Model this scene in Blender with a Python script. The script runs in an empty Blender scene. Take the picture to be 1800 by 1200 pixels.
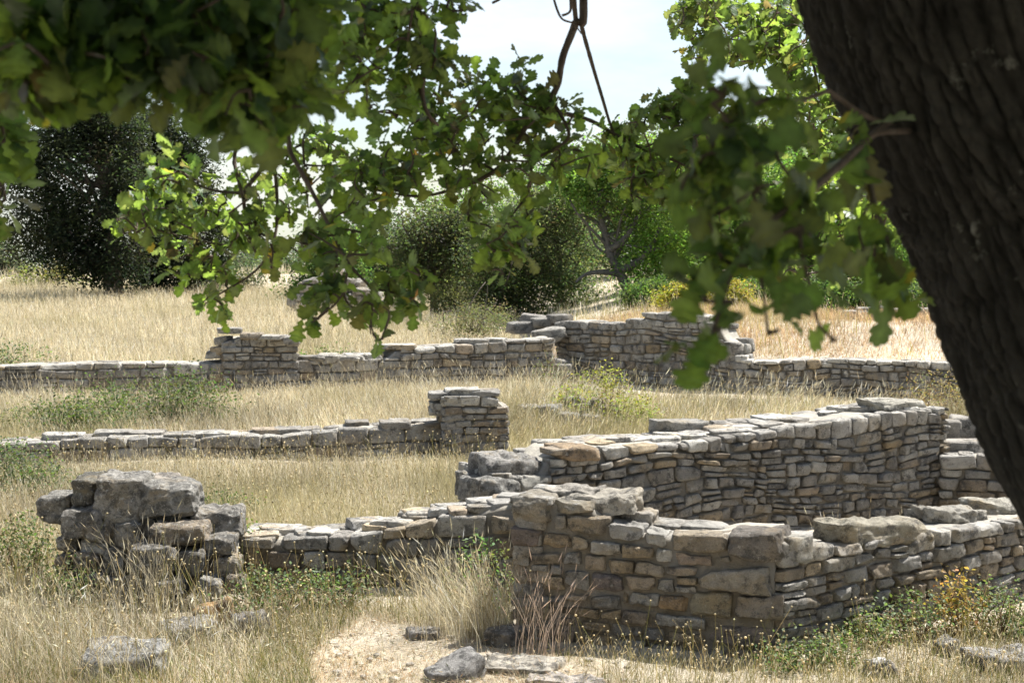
import bpy, math
import numpy as np

C = bpy.context.scene.collection
F = 2680.0                      # focal length in pixels of the 1800 px wide photograph
CAMZ = 3.0
PH = math.atan(200.0 / F)
CP, SP = math.cos(PH), math.sin(PH)
SUN_AZ, SUN_EL = math.radians(54), math.radians(60)
rad = math.radians


def ray(px, py):
    cx, cy = (px - 900) / F, -(py - 600) / F
    return np.array([cx, CP + cy * SP, -SP + cy * CP])


def at(px, py, Y):
    d = ray(px, py)
    return np.array([0, 0, CAMZ]) + d * (Y / d[1])


def gnd(px, py, z=0.0):
    d = ray(px, py)
    return (np.array([0, 0, CAMZ]) + d * ((z - CAMZ) / d[2]))[:2]


# ------------------------------------------------------------------ materials
def mat(name):
    m = bpy.data.materials.new(name)
    m.use_nodes = True
    nt = m.node_tree
    nt.nodes.clear()
    return m, nt, nt.nodes, nt.links


def N(nt, t, **kw):
    n = nt.nodes.new(t)
    for k, v in kw.items():
        if k.startswith('i_'):
            n.inputs[k[2:].replace('_', ' ')].default_value = v
        else:
            setattr(n, k, v)
    return n


def noise(nt, vec, scale, detail=4, rough=.6):
    n = N(nt, 'ShaderNodeTexNoise')
    n.inputs['Scale'].default_value = scale
    n.inputs['Detail'].default_value = detail
    n.inputs['Roughness'].default_value = rough
    nt.links.new(vec, n.inputs['Vector'])
    return n.outputs['Fac']


def ramp(nt, fac, stops):
    r = N(nt, 'ShaderNodeValToRGB')
    e = r.color_ramp.elements
    e[0].position, e[0].color = stops[0][0], (*stops[0][1], 1)
    e[1].position, e[1].color = stops[-1][0], (*stops[-1][1], 1)
    for p, c in stops[1:-1]:
        x = e.new(p)
        x.color = (*c, 1)
    nt.links.new(fac, r.inputs['Fac'])
    return r.outputs['Color']


def g(v):
    return (v, v, v)


def mix(nt, a, b, fac=1.0, mode='MIX'):
    n = N(nt, 'ShaderNodeMix', data_type='RGBA', blend_type=mode)
    for sock, v in ((n.inputs[0], fac), (n.inputs[6], a), (n.inputs[7], b)):
        if hasattr(v, 'links'):
            nt.links.new(v, sock)
        elif isinstance(v, (int, float)):
            sock.default_value = v
        else:
            sock.default_value = (*v, 1)
    return n.outputs[2]


def attr(nt, name='tint'):
    return N(nt, 'ShaderNodeAttribute', attribute_name=name).outputs['Color']


def pos(nt):
    return N(nt, 'ShaderNodeNewGeometry').outputs['Position']


def bump(nt, h, strength, dist, prev=None):
    b = N(nt, 'ShaderNodeBump')
    b.inputs['Strength'].default_value = strength
    b.inputs['Distance'].default_value = dist
    nt.links.new(h, b.inputs['Height'])
    if prev is not None:
        nt.links.new(prev, b.inputs['Normal'])
    return b.outputs['Normal']


def finish(nt, col, normal=None, rough=.9, spec=.2):
    p = N(nt, 'ShaderNodeBsdfPrincipled')
    nt.links.new(col, p.inputs['Base Color'])
    if normal is not None:
        nt.links.new(normal, p.inputs['Normal'])
    p.inputs['Roughness'].default_value = rough
    p.inputs['Specular IOR Level'].default_value = spec
    o = N(nt, 'ShaderNodeOutputMaterial')
    nt.links.new(p.outputs[0], o.inputs[0])


def stone_material(name, fine=1.0, l0=.51, pale=.60):
    m, nt, n, l = mat(name)
    p = pos(nt)
    c = attr(nt)
    big = noise(nt, p, 5.5 * fine, 5, .65)
    c = mix(nt, c, ramp(nt, big, [(.3, g(.62)), (.5, g(1.0)), (.72, g(1.3))]), 1.0, 'MULTIPLY')
    och = noise(nt, p, 3.1 * fine, 4, .6)
    c = mix(nt, c, (.38, .28, .15), ramp(nt, och, [(.54, g(0)), (.70, g(.5))]))
    # dark lichen crusts and pale lichen spots
    lich = noise(nt, p, 9 * fine, 8, .78)
    c = mix(nt, c, (.075, .072, .066), ramp(nt, lich, [(l0, g(0)), (l0 + .09, g(.75))]))
    lw = noise(nt, p, 23 * fine, 5, .7)
    c = mix(nt, c, (.52, .50, .45), ramp(nt, lw, [(pale, g(0)), (pale + .08, g(.65))]))
    fn = noise(nt, p, 120 * fine, 3, .7)
    c = mix(nt, c, ramp(nt, fn, [(.25, g(.72)), (.75, g(1.26))]), 1.0, 'MULTIPLY')
    nb = bump(nt, noise(nt, p, 14 * fine, 8, .75), 1., .07 / fine)
    nb = bump(nt, noise(nt, p, 75 * fine, 5, .78), .9, .018 / fine, nb)
    finish(nt, c, nb, .92, .15)
    return m


def fill_material():
    m, nt, n, l = mat('lime_mortar_and_earth')
    p = pos(nt)
    c = mix(nt, attr(nt), ramp(nt, noise(nt, p, 6, 6, .7), [(.3, g(.65)), (.7, g(1.2))]), 1.0, 'MULTIPLY')
    sp = noise(nt, p, 60, 4, .7)
    c = mix(nt, c, (.16, .145, .12), ramp(nt, sp, [(.58, g(0)), (.68, g(.7))]))
    st = noise(nt, p, 2.3, 5, .6)
    c = mix(nt, c, (.26, .25, .23), ramp(nt, st, [(.48, g(0)), (.66, g(.7))]))
    nb = bump(nt, noise(nt, p, 12, 8, .75), .8, .05)
    nb = bump(nt, noise(nt, p, 90, 4, .7), .6, .012, nb)
    finish(nt, c, nb, .95, .1)
    return m


def ground_material():
    m, nt, n, l = mat('sandy_soil')
    p = pos(nt)
    c = ramp(nt, noise(nt, p, 1.1, 6, .65), [(.3, (.34, .29, .215)), (.5, (.45, .39, .30)), (.7, (.56, .50, .405))])
    c = mix(nt, c, ramp(nt, noise(nt, p, 38, 5, .75), [(.3, g(.6)), (.7, g(1.3))]), 1.0, 'MULTIPLY')
    v = N(nt, 'ShaderNodeTexVoronoi')
    v.inputs['Scale'].default_value = 34
    l.new(p, v.inputs['Vector'])
    c = mix(nt, c, (.58, .53, .45), ramp(nt, v.outputs['Distance'], [(.1, g(.7)), (.22, g(0))]))
    nb = bump(nt, noise(nt, p, 22, 8, .75), .9, .04)
    finish(nt, c, nb, .95, .1)
    return m


def leaf_material(name, trans=(.42, .58, .09), tmix=.5, rough=.45, spec=.4):
    """thin leaf: diffuse face in its own tint, light shines through yellower"""
    m, nt, n, l = mat(name)
    c = attr(nt)
    p = pos(nt)
    c = mix(nt, c, ramp(nt, noise(nt, p, 45, 3, .6), [(.3, g(.75)), (.7, g(1.25))]), 1.0, 'MULTIPLY')
    pr = N(nt, 'ShaderNodeBsdfPrincipled')
    l.new(c, pr.inputs['Base Color'])
    pr.inputs['Roughness'].default_value = rough
    pr.inputs['Specular IOR Level'].default_value = spec
    tr = N(nt, 'ShaderNodeBsdfTranslucent')
    tc = mix(nt, c, trans, 1.0, 'MULTIPLY')
    sc = N(nt, 'ShaderNodeVectorMath', operation='SCALE')
    l.new(tc, sc.inputs[0])
    sc.inputs['Scale'].default_value = 1.0
    l.new(sc.outputs[0], tr.inputs['Color'])
    mx = N(nt, 'ShaderNodeMixShader')
    mx.inputs[0].default_value = tmix
    l.new(pr.outputs[0], mx.inputs[1])
    l.new(tr.outputs[0], mx.inputs[2])
    o = N(nt, 'ShaderNodeOutputMaterial')
    l.new(mx.outputs[0], o.inputs[0])
    return m


def bark_material(name, scale=1.0):
    m, nt, n, l = mat(name)
    p = pos(nt)
    c = mix(nt, attr(nt), ramp(nt, noise(nt, p, 9 * scale, 6, .7), [(.3, g(.6)), (.7, g(1.4))]), 1.0, 'MULTIPLY')
    li = noise(nt, p, 13 * scale, 5, .65)
    c = mix(nt, c, (.30, .29, .25), ramp(nt, li, [(.62, g(0)), (.72, g(.65))]))
    nb = bump(nt, noise(nt, p, 30 * scale, 7, .75), .8, .02 / scale)
    finish(nt, c, nb, .95, .1)
    return m


M_STONE = stone_material('weathered_limestone')
M_STONEF = stone_material('weathered_limestone_rubble', .75)
M_BLOCK = stone_material('lichen_covered_block', 1.25, .47, .55)
M_FILL = fill_material()
M_GROUND = ground_material()
M_GRASS = leaf_material('dry_straw', (1.05, .99, .84), .42, .7, .15)
M_OAK = leaf_material('oak_leaf', (7.0, 5.3, 1.7), .5, .45, .35)
M_TREE = leaf_material('tree_leaf', (3.7, 3.7, 2.0), .42, .6, .15)
M_SHRUB = leaf_material('shrub_leaf', (2.0, 2.2, 1.2), .4, .55, .3)
M_BARK = bark_material('oak_bark')
M_TWIG = bark_material('twig_bark', 2.0)


# ------------------------------------------------------------------ mesh helpers
def mk(name, V, quads=None, tris=None, m=None, parent=None, tint=None, smooth=True):
    V = np.asarray(V, np.float32)
    me = bpy.data.meshes.new(name)
    me.vertices.add(len(V))
    me.vertices.foreach_set('co', V.ravel())
    q = np.zeros((0, 4), np.int32) if quads is None or len(quads) == 0 else np.asarray(quads, np.int32)
    t = np.zeros((0, 3), np.int32) if tris is None or len(tris) == 0 else np.asarray(tris, np.int32)
    nl = q.size + t.size
    me.loops.add(nl)
    me.loops.foreach_set('vertex_index', np.concatenate([q.ravel(), t.ravel()]))
    me.polygons.add(len(q) + len(t))
    ls = np.concatenate([np.arange(len(q)) * 4, q.size + np.arange(len(t)) * 3]).astype(np.int32)
    me.polygons.foreach_set('loop_start', ls)
    me.polygons.foreach_set('use_smooth', np.full(len(q) + len(t), smooth))
    if tint is not None:
        tint = np.asarray(tint, np.float32)
        if tint.ndim == 1:
            tint = np.tile(tint, (len(V), 1))
        c4 = np.ones((len(V), 4), np.float32)
        c4[:, :3] = tint
        a = me.attributes.new('tint', 'FLOAT_COLOR', 'POINT')
        a.data.foreach_set('color', c4.ravel())
    me.update(calc_edges=True)
    if m is not None:
        me.materials.append(m)
    o = bpy.data.objects.new(name, me)
    C.objects.link(o)
    if parent is not None:
        o.parent = parent
        o.matrix_parent_inverse = parent.matrix_world.inverted() if False else o.matrix_parent_inverse
        o.location = [-v for v in parent.location]
    return o


class Acc:
    """collects vertices, faces and tints of several shapes that make ONE mesh"""
    def __init__(s):
        s.V, s.Q, s.T, s.c, s.n = [], [], [], [], 0

    def add(s, V, Q=None, T=None, tint=(1, 1, 1)):
        V = np.asarray(V, np.float32)
        if Q is not None and len(Q):
            s.Q.append(np.asarray(Q) + s.n)
        if T is not None and len(T):
            s.T.append(np.asarray(T) + s.n)
        tint = np.asarray(tint, np.float32)
        s.c.append(np.tile(tint, (len(V), 1)) if tint.ndim == 1 else tint)
        s.V.append(V)
        s.n += len(V)

    def build(s, name, m, parent=None, smooth=True):
        if not s.V:
            return None
        return mk(name, np.concatenate(s.V), np.concatenate(s.Q) if s.Q else None,
                  np.concatenate(s.T) if s.T else None, m, parent, np.concatenate(s.c), smooth)


def tag(o, label=None, cat=None, group=None, kind=None):
    if label:
        o['label'] = label
    if cat:
        o['category'] = cat
    if group:
        o['group'] = group
    if kind:
        o['kind'] = kind
    return o


def thing(name, loc, label, cat, group=None):
    o = bpy.data.objects.new(name, None)
    o.empty_display_size = .2
    C.objects.link(o)
    o.location = [float(v) for v in loc]
    return tag(o, label, cat, group)


def snoise(P, seed, freq, octaves=3):
    """cheap smooth 3-D noise made of random sines, about -1..1"""
    r = np.random.default_rng(seed)
    out = np.zeros(len(P))
    a, tot = 1.0, 0
    for k in range(octaves):
        acc = np.zeros(len(P))
        for _ in range(4):
            d = r.normal(size=P.shape[1])
            d *= freq * r.uniform(.7, 1.4) / np.linalg.norm(d)
            acc += np.sin(P @ d + r.uniform(0, 6.28))
        out += a * acc / 2.6
        tot += a
        a *= .5
        freq *= 2.1
    return out / tot


# ------------------------------------------------------------------ ground
def dist_poly(x, y, pts):
    """signed distance to an open polyline running left to right: positive on the far side"""
    best = np.full(x.shape, 1e9)
    sg = np.ones(x.shape)
    for (ax, ay), (bx, by) in zip(pts[:-1], pts[1:]):
        dx, dy = bx - ax, by - ay
        t = np.clip(((x - ax) * dx + (y - ay) * dy) / (dx * dx + dy * dy), 0, 1)
        d = np.hypot(x - ax - t * dx, y - ay - t * dy)
        s = np.sign(dx * (y - ay) - dy * (x - ax))
        upd = d < best
        best = np.where(upd, d, best)
        sg = np.where(upd, s, sg)
    return best * sg


def sstep(a, b, v):
    t = np.clip((v - a) / (b - a), 0, 1)
    return t * t * (3 - 2 * t)


TERR = [(.4, 60), (.55, 34), (1.0, 31.7), (4.1, 28.4), (7.6, 27.0), (16, 24.5), (60, 12)]


def gz(x, y):
    x = np.asarray(x, float)
    y = np.asarray(y, float)
    z = 1.35 * sstep(9.9, 4.0, y)
    z = z + .035 * np.sin(x * 1.3 + .7 * y) * np.cos(y * .9 - .3 * x) * sstep(10.5, 12, y)
    d = dist_poly(x, y, TERR)
    t = sstep(.15, .75, d) * (.52 + .52 * sstep(.6, 4, d)) * (1 - .8 * sstep(5.5, 10, d))
    t = t + sstep(.15, .75, d) * .04 * sstep(4.4, 3.2, x) * sstep(8, 1, d)
    z = z + t * sstep(22, 24, y)
    z = z - .065 * np.maximum(0, y - 100)
    return z


def axis(lo, hi, step, far):
    a = np.arange(lo, hi, step)
    e = step * np.cumsum(1.17 ** np.arange(1, 60))
    e = e[e < far]
    return np.concatenate([(lo - e)[::-1], a, hi + e])


gx, gy = axis(-9, 11, .13, 900), axis(3, 38, .13, 900)
GX, GY = np.meshgrid(gx, gy)
GZ = gz(GX, GY)
fine = np.stack([GX.ravel(), GY.ravel()], 1)
GZ = GZ + (snoise(fine, 5, 4.0, 3) * .018).reshape(GZ.shape) * ((GX > -12) & (GX < 14) & (GY < 42))
nx = len(gx)
ii = np.arange(len(gy) - 1)[:, None] * nx + np.arange(nx - 1)[None, :]
Q = np.stack([ii, ii + 1, ii + nx + 1, ii + nx], -1).reshape(-1, 4)
o = mk('ground', np.stack([GX, GY, GZ], -1).reshape(-1, 3), Q, None, M_GROUND)
tag(o, kind='structure')


# ------------------------------------------------------------------ stones
def cube_template(n):
    idx, V, Q = {}, [], []

    def vid(i, j, k):
        key = (i, j, k)
        if key not in idx:
            idx[key] = len(V)
            V.append(key)
        return idx[key]
    for ax in range(3):
        for side in (0, n):
            for a in range(n):
                for b in range(n):
                    c = []
                    for (da, db) in ((0, 0), (1, 0), (1, 1), (0, 1)):
                        p = [0, 0, 0]
                        p[ax] = side
                        p[(ax + 1) % 3] = a + da
                        p[(ax + 2) % 3] = b + db
                        c.append(vid(*p))
                    Q.append(c if side else c[::-1])
    P = np.array(V, float) / n * 2 - 1
    P = np.sign(P) * (1 - (1 - np.abs(P)) ** 1.45)
    return P, np.array(Q)


TPL = {k: cube_template(k) for k in (3, 4, 5, 6, 7, 8, 9, 12, 14, 22)}
GREYS = [(.385, .36, .315), (.355, .335, .30), (.435, .41, .36), (.325, .30, .262)]
BROWNS = [(.38, .32, .24), (.35, .285, .21), (.40, .32, .215), (.35, .29, .22)]


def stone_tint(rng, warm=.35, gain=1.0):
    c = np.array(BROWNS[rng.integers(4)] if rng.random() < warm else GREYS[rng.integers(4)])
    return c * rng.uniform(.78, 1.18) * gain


def add_stone(acc, O, U, W, Nn, quad, n0, n1, rng, n=5, tint=None, rough=1.0, rr=None, chops=3):
    """one rounded, chipped stone. quad = four corners (u,w) bl br tr tl on the wall face; n0..n1 depth"""
    P, Qd = TPL[n]
    quad = np.asarray(quad, float)
    hu = .5 * (np.linalg.norm(quad[1] - quad[0]) + np.linalg.norm(quad[2] - quad[3])) / 2
    hw = .5 * (np.linalg.norm(quad[3] - quad[0]) + np.linalg.norm(quad[2] - quad[1])) / 2
    hn = (n1 - n0) / 2
    h = np.array([hu, hw, hn])
    r = rr if rr else min(h.min() * .75, rng.uniform(.17, .33) * min(hu, hw) + .006)
    X = P * h
    core = np.clip(X, -(h - r), h - r)
    D = X - core
    L = np.linalg.norm(D, axis=1, keepdims=True)
    X = core + D / np.maximum(L, 1e-9) * r
    for _ in range(chops + (3 if n >= 9 else 1)):
        d = rng.normal(size=3)
        d[2] = abs(d[2]) * 1.1
        d /= np.linalg.norm(d)
        off = np.abs(d) @ h * rng.uniform(.74, .95)
        s = X @ d - off
        X = X - np.maximum(s, 0)[:, None] * d
    k = 2.2 / max(min(hu, hw), .03)
    amp = .075 * min(hu, hw, .16) * rough
    dn = snoise(X, int(rng.integers(1 << 30)), k, 3)
    nd = X / h
    nd /= np.linalg.norm(nd, axis=1, keepdims=True) + 1e-9
    X = X + nd * (dn * amp * 1.8)[:, None]
    if n >= 14:
        d3 = snoise(X, int(rng.integers(1 << 30)), 24., 3)
        X = X + nd * ((np.minimum(d3, .3) - .1) * .013 * rough)[:, None]
    if n >= 9:
        d2 = snoise(X, int(rng.integers(1 << 30)), 70., 3)
        X = X + nd * ((np.minimum(d2, .25) - .1) * .006 * rough)[:, None]
    a, b = X[:, 0] / hu, X[:, 1] / hw
    c00, c10, c11, c01 = quad
    u = ((1 - a) * (1 - b))[:, None] * c00 + ((1 + a) * (1 - b))[:, None] * c10 + \
        ((1 + a) * (1 + b))[:, None] * c11 + ((1 - a) * (1 + b))[:, None] * c01
    u /= 4
    z = (n0 + n1) / 2 + X[:, 2]
    Vw = O + u[:, :1] * U + u[:, 1:2] * W + z[:, None] * Nn
    acc.add(Vw, Qd, None, stone_tint(rng) if tint is None else tint)


UP = np.array([0, 0, 1.0])
FOOT = []                        # wall footprints that no grass grows through


class Face:
    """a vertical wall face from A to B (left to right as seen from outside)"""
    def __init__(s, A, B):
        s.A = np.array([A[0], A[1], 0.0])
        B = np.array([B[0], B[1], 0.0])
        s.L = np.linalg.norm(B - s.A)
        s.U = (B - s.A) / s.L
        s.N = np.array([s.U[1], -s.U[0], 0.0])

    def hit(s, px, py):
        d = ray(px, py)
        o = np.array([0, 0, CAMZ])
        t = ((s.A - o) @ s.N) / (d @ s.N)
        p = o + d * t
        return np.array([(p - s.A) @ s.U, p[2]])


def lay_courses(acc, face, ztop, rng, ch, sl, n, depth=.24, prot=(.0, .03), z0=-.12, warm=.3, gain=1.0,
                capg=1.25, split=.14, s0=0.0, s1=None, gap=.007, wob=.02, capd=None):
    """courses of irregular stones up to the ruined top line ztop(s)"""
    L = face.L if s1 is None else s1
    zmax = max(ztop(s) for s in np.linspace(s0, L, 60))
    z = z0
    ph = rng.uniform(0, 6.28, 2)

    def line(zz, s):
        return zz + wob * (math.sin(1.7 * s + ph[0] + zz * 3) + .6 * math.sin(4.1 * s + ph[1] + zz * 7))
    while z < zmax:
        h = rng.uniform(*ch)
        s = s0 - rng.uniform(0, sl[0] * .5)
        first = True
        while s < L - .03:
            l = rng.uniform(*sl) * (.75 + .5 * rng.random())
            e = min(s + l, L)
            if L - e < sl[0] * .6:
                e = L
            a = max(s, s0)
            m = .5 * (a + e)
            zt = ztop(m)
            s = e
            lo0, lo1 = line(z, a), line(z, e)
            hi0, hi1 = line(z + h, a), line(z + h, e)
            top = False
            if min(zt - lo0, zt - lo1) < .04:
                continue
            if zt < max(hi0, hi1) + .055:
                hi0, hi1 = ztop(a + .02), ztop(e - .02)
                if abs(hi0 - hi1) > .06:
                    hi0 = hi1 = zt
                top = True
            if min(hi0 - lo0, hi1 - lo1) < .03:
                continue
            if e - a < .04:
                continue
            j = lambda: rng.uniform(-.017, .017)
            p = rng.uniform(*prot)
            gq = gap
            q = [(a + gq + j(), lo0 + gq + j()), (e - gq + j(), lo1 + gq + j()),
                 (e - gq + j(), hi1 - gq + j() * .6), (a + gq + j(), hi0 - gq + j() * .6)]
            parts = [q]
            if not top and h > .1 and rng.random() < split:
                f = rng.uniform(.4, .6)
                ml = (q[0][0] * (1 - f) + q[3][0] * f, q[0][1] * (1 - f) + q[3][1] * f)
                mr = (q[1][0] * (1 - f) + q[2][0] * f, q[1][1] * (1 - f) + q[2][1] * f)
                parts = [[q[0], q[1], (mr[0], mr[1] - gq), (ml[0], ml[1] - gq)],
                         [(ml[0], ml[1] + gq), (mr[0], mr[1] + gq), q[2], q[3]]]
            for qq in parts:
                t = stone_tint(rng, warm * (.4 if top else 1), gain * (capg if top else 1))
                add_stone(acc, face.A, face.U, UP, face.N, qq, -(capd if capd and top else depth) * rng.uniform(.8, 1.25), p, rng, n, t, 1.0 + .35 * rng.random(), None, 4)
        z += h


def add_core(acc, face, th, ztop, rng, s0=0.0, s1=None, inset=.045, side=(.22, .19, .145), top=(.42, .385, .32), drop=.022):
    """mortared rubble heart of the wall: sides just behind the stones, top weathered smooth"""
    L = face.L if s1 is None else s1
    S = np.arange(s0 + inset * .5, L - inset * .5 + .02, .045)
    S[-1] = L - inset * .5
    nt_ = 12
    prof = [(-inset, -.3), (-inset, .0)]
    rows, cols = [], []
    zt = np.array([ztop(min(max(s, s0), L)) for s in S])
    k = np.ones(3) / 3
    zt = np.convolve(np.pad(zt, 1, mode='edge'), k, 'valid')
    ts = np.linspace(0, 1, nt_)
    for i, t in enumerate([None] + list(ts) + [None]):
        if t is None:
            n_ = -inset if i == 0 else -th + inset
            P = face.A + S[:, None] * face.U + n_ * face.N
            P[:, 2] = -.3
            cols.append(np.tile(side, (len(S), 1)))
        else:
            n_ = -inset - t * (th - 2 * inset)
            P = face.A + S[:, None] * face.U + n_ * face.N
            nz = snoise(np.stack([S * 1.0, np.full(len(S), n_)], 1), int(abs(face.A[0] * 1000)) + 3, 7.0, 4) * .034
            edge = min(t, 1 - t)
            P[:, 2] = zt - drop + nz - (.03 if edge < .01 else 0)
            cols.append(np.tile(top if .02 < t < .98 else side, (len(S), 1)))
        rows.append(P)
    V = np.stack(rows, 0)
    m, n = V.shape[:2]
    ii = np.arange(m - 1)[:, None] * n + np.arange(n - 1)[None, :]
    Qd = np.stack([ii, ii + 1, ii + n + 1, ii + n], -1).reshape(-1, 4)[:, ::-1]
    T = []
    for e in (0, n - 1):
        for i in range(1, m - 1):
            T.append((e, i * n + e, (i + 1) * n + e))
    acc.add(V.reshape(-1, 3), Qd, T, np.concatenate(cols))


def interp(pts):
    xs, zs = [p[0] for p in pts], [p[1] for p in pts]
    return lambda s: float(np.interp(s, xs, zs))


def px_profile(face, pts):
    """top line given along the face where the photograph shows it"""
    h = sorted((tuple(face.hit(*p)) for p in pts), key=lambda q: q[0])
    return interp(h)


def rot_face(A, B):
    return Face(A, B)


def wall_shell(acc_s, acc_c, face, th, ztop, rng, ch, sl, n, nb=3, ends=(True, True), **kw):
    """front, back and end faces of one straight run plus its core"""
    lay_courses(acc_s, face, ztop, rng, ch, sl, n, **kw)
    back_A = face.A + face.U * face.L - face.N * th
    back_B = face.A - face.N * th
    bf = Face(back_A[:2], back_B[:2])
    lay_courses(acc_s, bf, lambda s: ztop(face.L - s), rng, (ch[0] * 1.2, ch[1] * 1.3), (sl[0] * 1.3, sl[1] * 1.3), nb, **kw)
    if ends[0]:
        ef = Face(back_B[:2], face.A[:2])
        lay_courses(acc_s, ef, lambda s: ztop(0.03), rng, ch, sl, max(nb, n - 1), **kw)
    if ends[1]:
        Bf = face.A + face.U * face.L
        ef = Face(Bf[:2], back_A[:2])
        lay_courses(acc_s, ef, lambda s: ztop(face.L - .03), rng, ch, sl, max(nb, n - 1), **kw)
    add_core(acc_c, face, th, ztop, rng)
    FOOT.append([face.A[:2] + face.N[:2] * .03, (face.A + face.U * face.L)[:2] + face.N[:2] * .03, back_A[:2], back_B[:2]])


def free_stone(acc, c, size, rng, yaw=0., pitch=0., roll=0., n=7, tint=None, rough=1.3, rr=None, chops=5):
    """a loose or projecting block: size (x, y, z) in metres centred on c"""
    cy, sy = math.cos(yaw), math.sin(yaw)
    U = np.array([cy, sy, 0.])
    V_ = np.array([-sy, cy, 0.])
    Wv = UP.copy()
    cr, sr = math.cos(roll), math.sin(roll)
    U, Wv = U * cr + Wv * sr, -U * sr + Wv * cr
    cp, sp = math.cos(pitch), math.sin(pitch)
    V_, Wv = V_ * cp + Wv * sp, -V_ * sp + Wv * cp
    hx, hy, hz = [v / 2 for v in size]
    j = lambda: rng.uniform(-.12, .12)
    q = [(-hx * (1 + j()), -hz * (1 + j())), (hx * (1 + j()), -hz * (1 + j())), (hx * (1 + j()), hz * (1 + j())), (-hx * (1 + j()), hz * (1 + j()))]
    add_stone(acc, np.asarray(c, float), U, Wv, -V_, q, -hy, hy, rng, n, tint, rough, rr, chops)


# ---- 1. front enclosure: two runs that meet in the near corner --------------------------------
rng = np.random.default_rng(11)
A, B, Cc = gnd(902, 1118), gnd(1372, 1158), gnd(1812, 1046)
Dd = Cc + (Cc - B) * .55
fl, fr = Face(A, B), Face(B, Dd)
root = thing('enclosure_wall', (*A, 0), 'nearest stone wall with a stepped top and a sharp corner jutting toward the viewer', 'wall')
sa, ca = Acc(), Acc()
traced = [(65, 85, 240, 278, 108, 238), (272, 112, 182, 482, 125, 188), (278, 190, 272, 345, 192, 285), (343, 190, 285, 568, 208, 312),
          (565, 235, 322, 752, 262, 338), (748, 278, 345, 874, 300, 370), (875, 300, 385, 1203, 300, 402), (1200, 290, 425, 1522, 280, 455),
          (55, 238, 372, 220, 268, 386), (212, 285, 370, 370, 300, 376), (368, 305, 380, 470, 315, 386), (468, 323, 405, 634, 345, 416),
          (632, 350, 415, 814, 370, 430), (818, 375, 445, 902, 385, 455), (903, 395, 460, 1132, 415, 475), (1140, 415, 452, 1205, 410, 455),
          (1045, 492, 578, 1468, 465, 632), (52, 375, 462, 147, 387, 466), (143, 390, 460, 320, 395, 466), (320, 378, 460, 420, 386, 462),
          (438, 398, 482, 562, 412, 500), (556, 423, 497, 706, 435, 507), (703, 430, 507, 860, 460, 526), (860, 460, 512, 1045, 475, 518),
          (153, 450, 495, 252, 456, 502), (250, 460, 505, 324, 465, 516), (62, 473, 562, 212, 508, 592), (204, 513, 590, 332, 525, 596),
          (326, 475, 562, 474, 487, 607), (474, 497, 597, 648, 520, 607), (648, 513, 590, 811, 520, 597), (813, 530, 600, 914, 530, 606),
          (916, 520, 562, 1032, 524, 564), (918, 570, 611, 1032, 568, 607), (66, 565, 642, 144, 570, 642), (145, 603, 652, 337, 625, 660),
          (338, 610, 660, 470, 620, 656), (468, 625, 692, 642, 613, 690), (640, 600, 672, 670, 605, 667), (673, 603, 670, 838, 610, 686),
          (833, 615, 690, 987, 625, 716), (996, 605, 736, 1222, 610, 756), (1236, 622, 755, 1490, 605, 772), (68, 658, 737, 292, 680, 747),
          (290, 668, 725, 532, 700, 750), (528, 705, 747, 630, 700, 752), (630, 690, 766, 783, 705, 777), (783, 708, 780, 1082, 745, 812),
          (73, 753, 832, 292, 770, 842), (293, 730, 782, 390, 745, 800), (398, 748, 802, 577, 765, 817), (573, 768, 832, 743, 790, 847),
          (743, 783, 857, 860, 790, 862), (858, 800, 860, 1017, 825, 866), (1018, 825, 876, 1077, 830, 877), (1080, 780, 887, 1448, 790, 902),
          (76, 838, 925, 282, 845, 928), (288, 805, 880, 387, 808, 885), (390, 822, 905, 572, 832, 915), (578, 848, 935, 765, 862, 945),
          (768, 872, 995, 992, 885, 1000), (998, 905, 992, 1182, 908, 1000), (1186, 900, 985, 1436, 905, 990)]
TW = {0: (.31, .27, .205), 1: (.30, .265, .20), 7: (.20, .17, .135), 8: (.215, .165, .13), 14: (.36, .27, .19), 16: (.36, .32, .255),
      9: (.37, .28, .17), 12: (.36, .275, .165), 29: (.25, .20, .17), 40: (.40, .27, .14), 41: (.33, .29, .20), 42: (.31, .26, .20), 55: (.30, .24, .195)}
for k, (u0, t0, b0, u1, t1, b1) in enumerate(traced):
    P = [fl.hit(880 + u / 3, 840 + v / 3) for u, v in ((u0, b0), (u1, b1), (u1, t1), (u0, t0))]
    gq = .006
    P = [P[0] + (gq, gq), P[1] + (-gq, gq), P[2] + (-gq, -gq), P[3] + (gq, -gq)]
    P = [p + rng.uniform(-.008, .008, 2) for p in P]
    big = (u1 - u0) > 180
    pr = {7: .04, 16: .035, 0: .02}.get(k, rng.uniform(-.008, .024))
    t = (np.array(TW[k]) * .85 + .05) if k in TW else stone_tint(rng, .42, .95)
    add_stone(sa, fl.A, fl.U, UP, fl.N, P, -.24 if k not in (0, 1, 7) else -.34, pr, rng, 22 if big else 14, t, 1.25)
ztl = px_profile(fl, [(900, 871), (970, 876), (972, 877), (1040, 880), (1042, 900), (1068, 905), (1070, 920), (1130, 932), (1200, 940), (1278, 940), (1280, 936), (1386, 934)])
prof_r = px_profile(fr, [(1386, 950), (1425, 955), (1480, 955), (1520, 950), (1600, 942), (1640, 935), (1700, 925), (1800, 913), (1900, 900)])
th = .60
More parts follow.
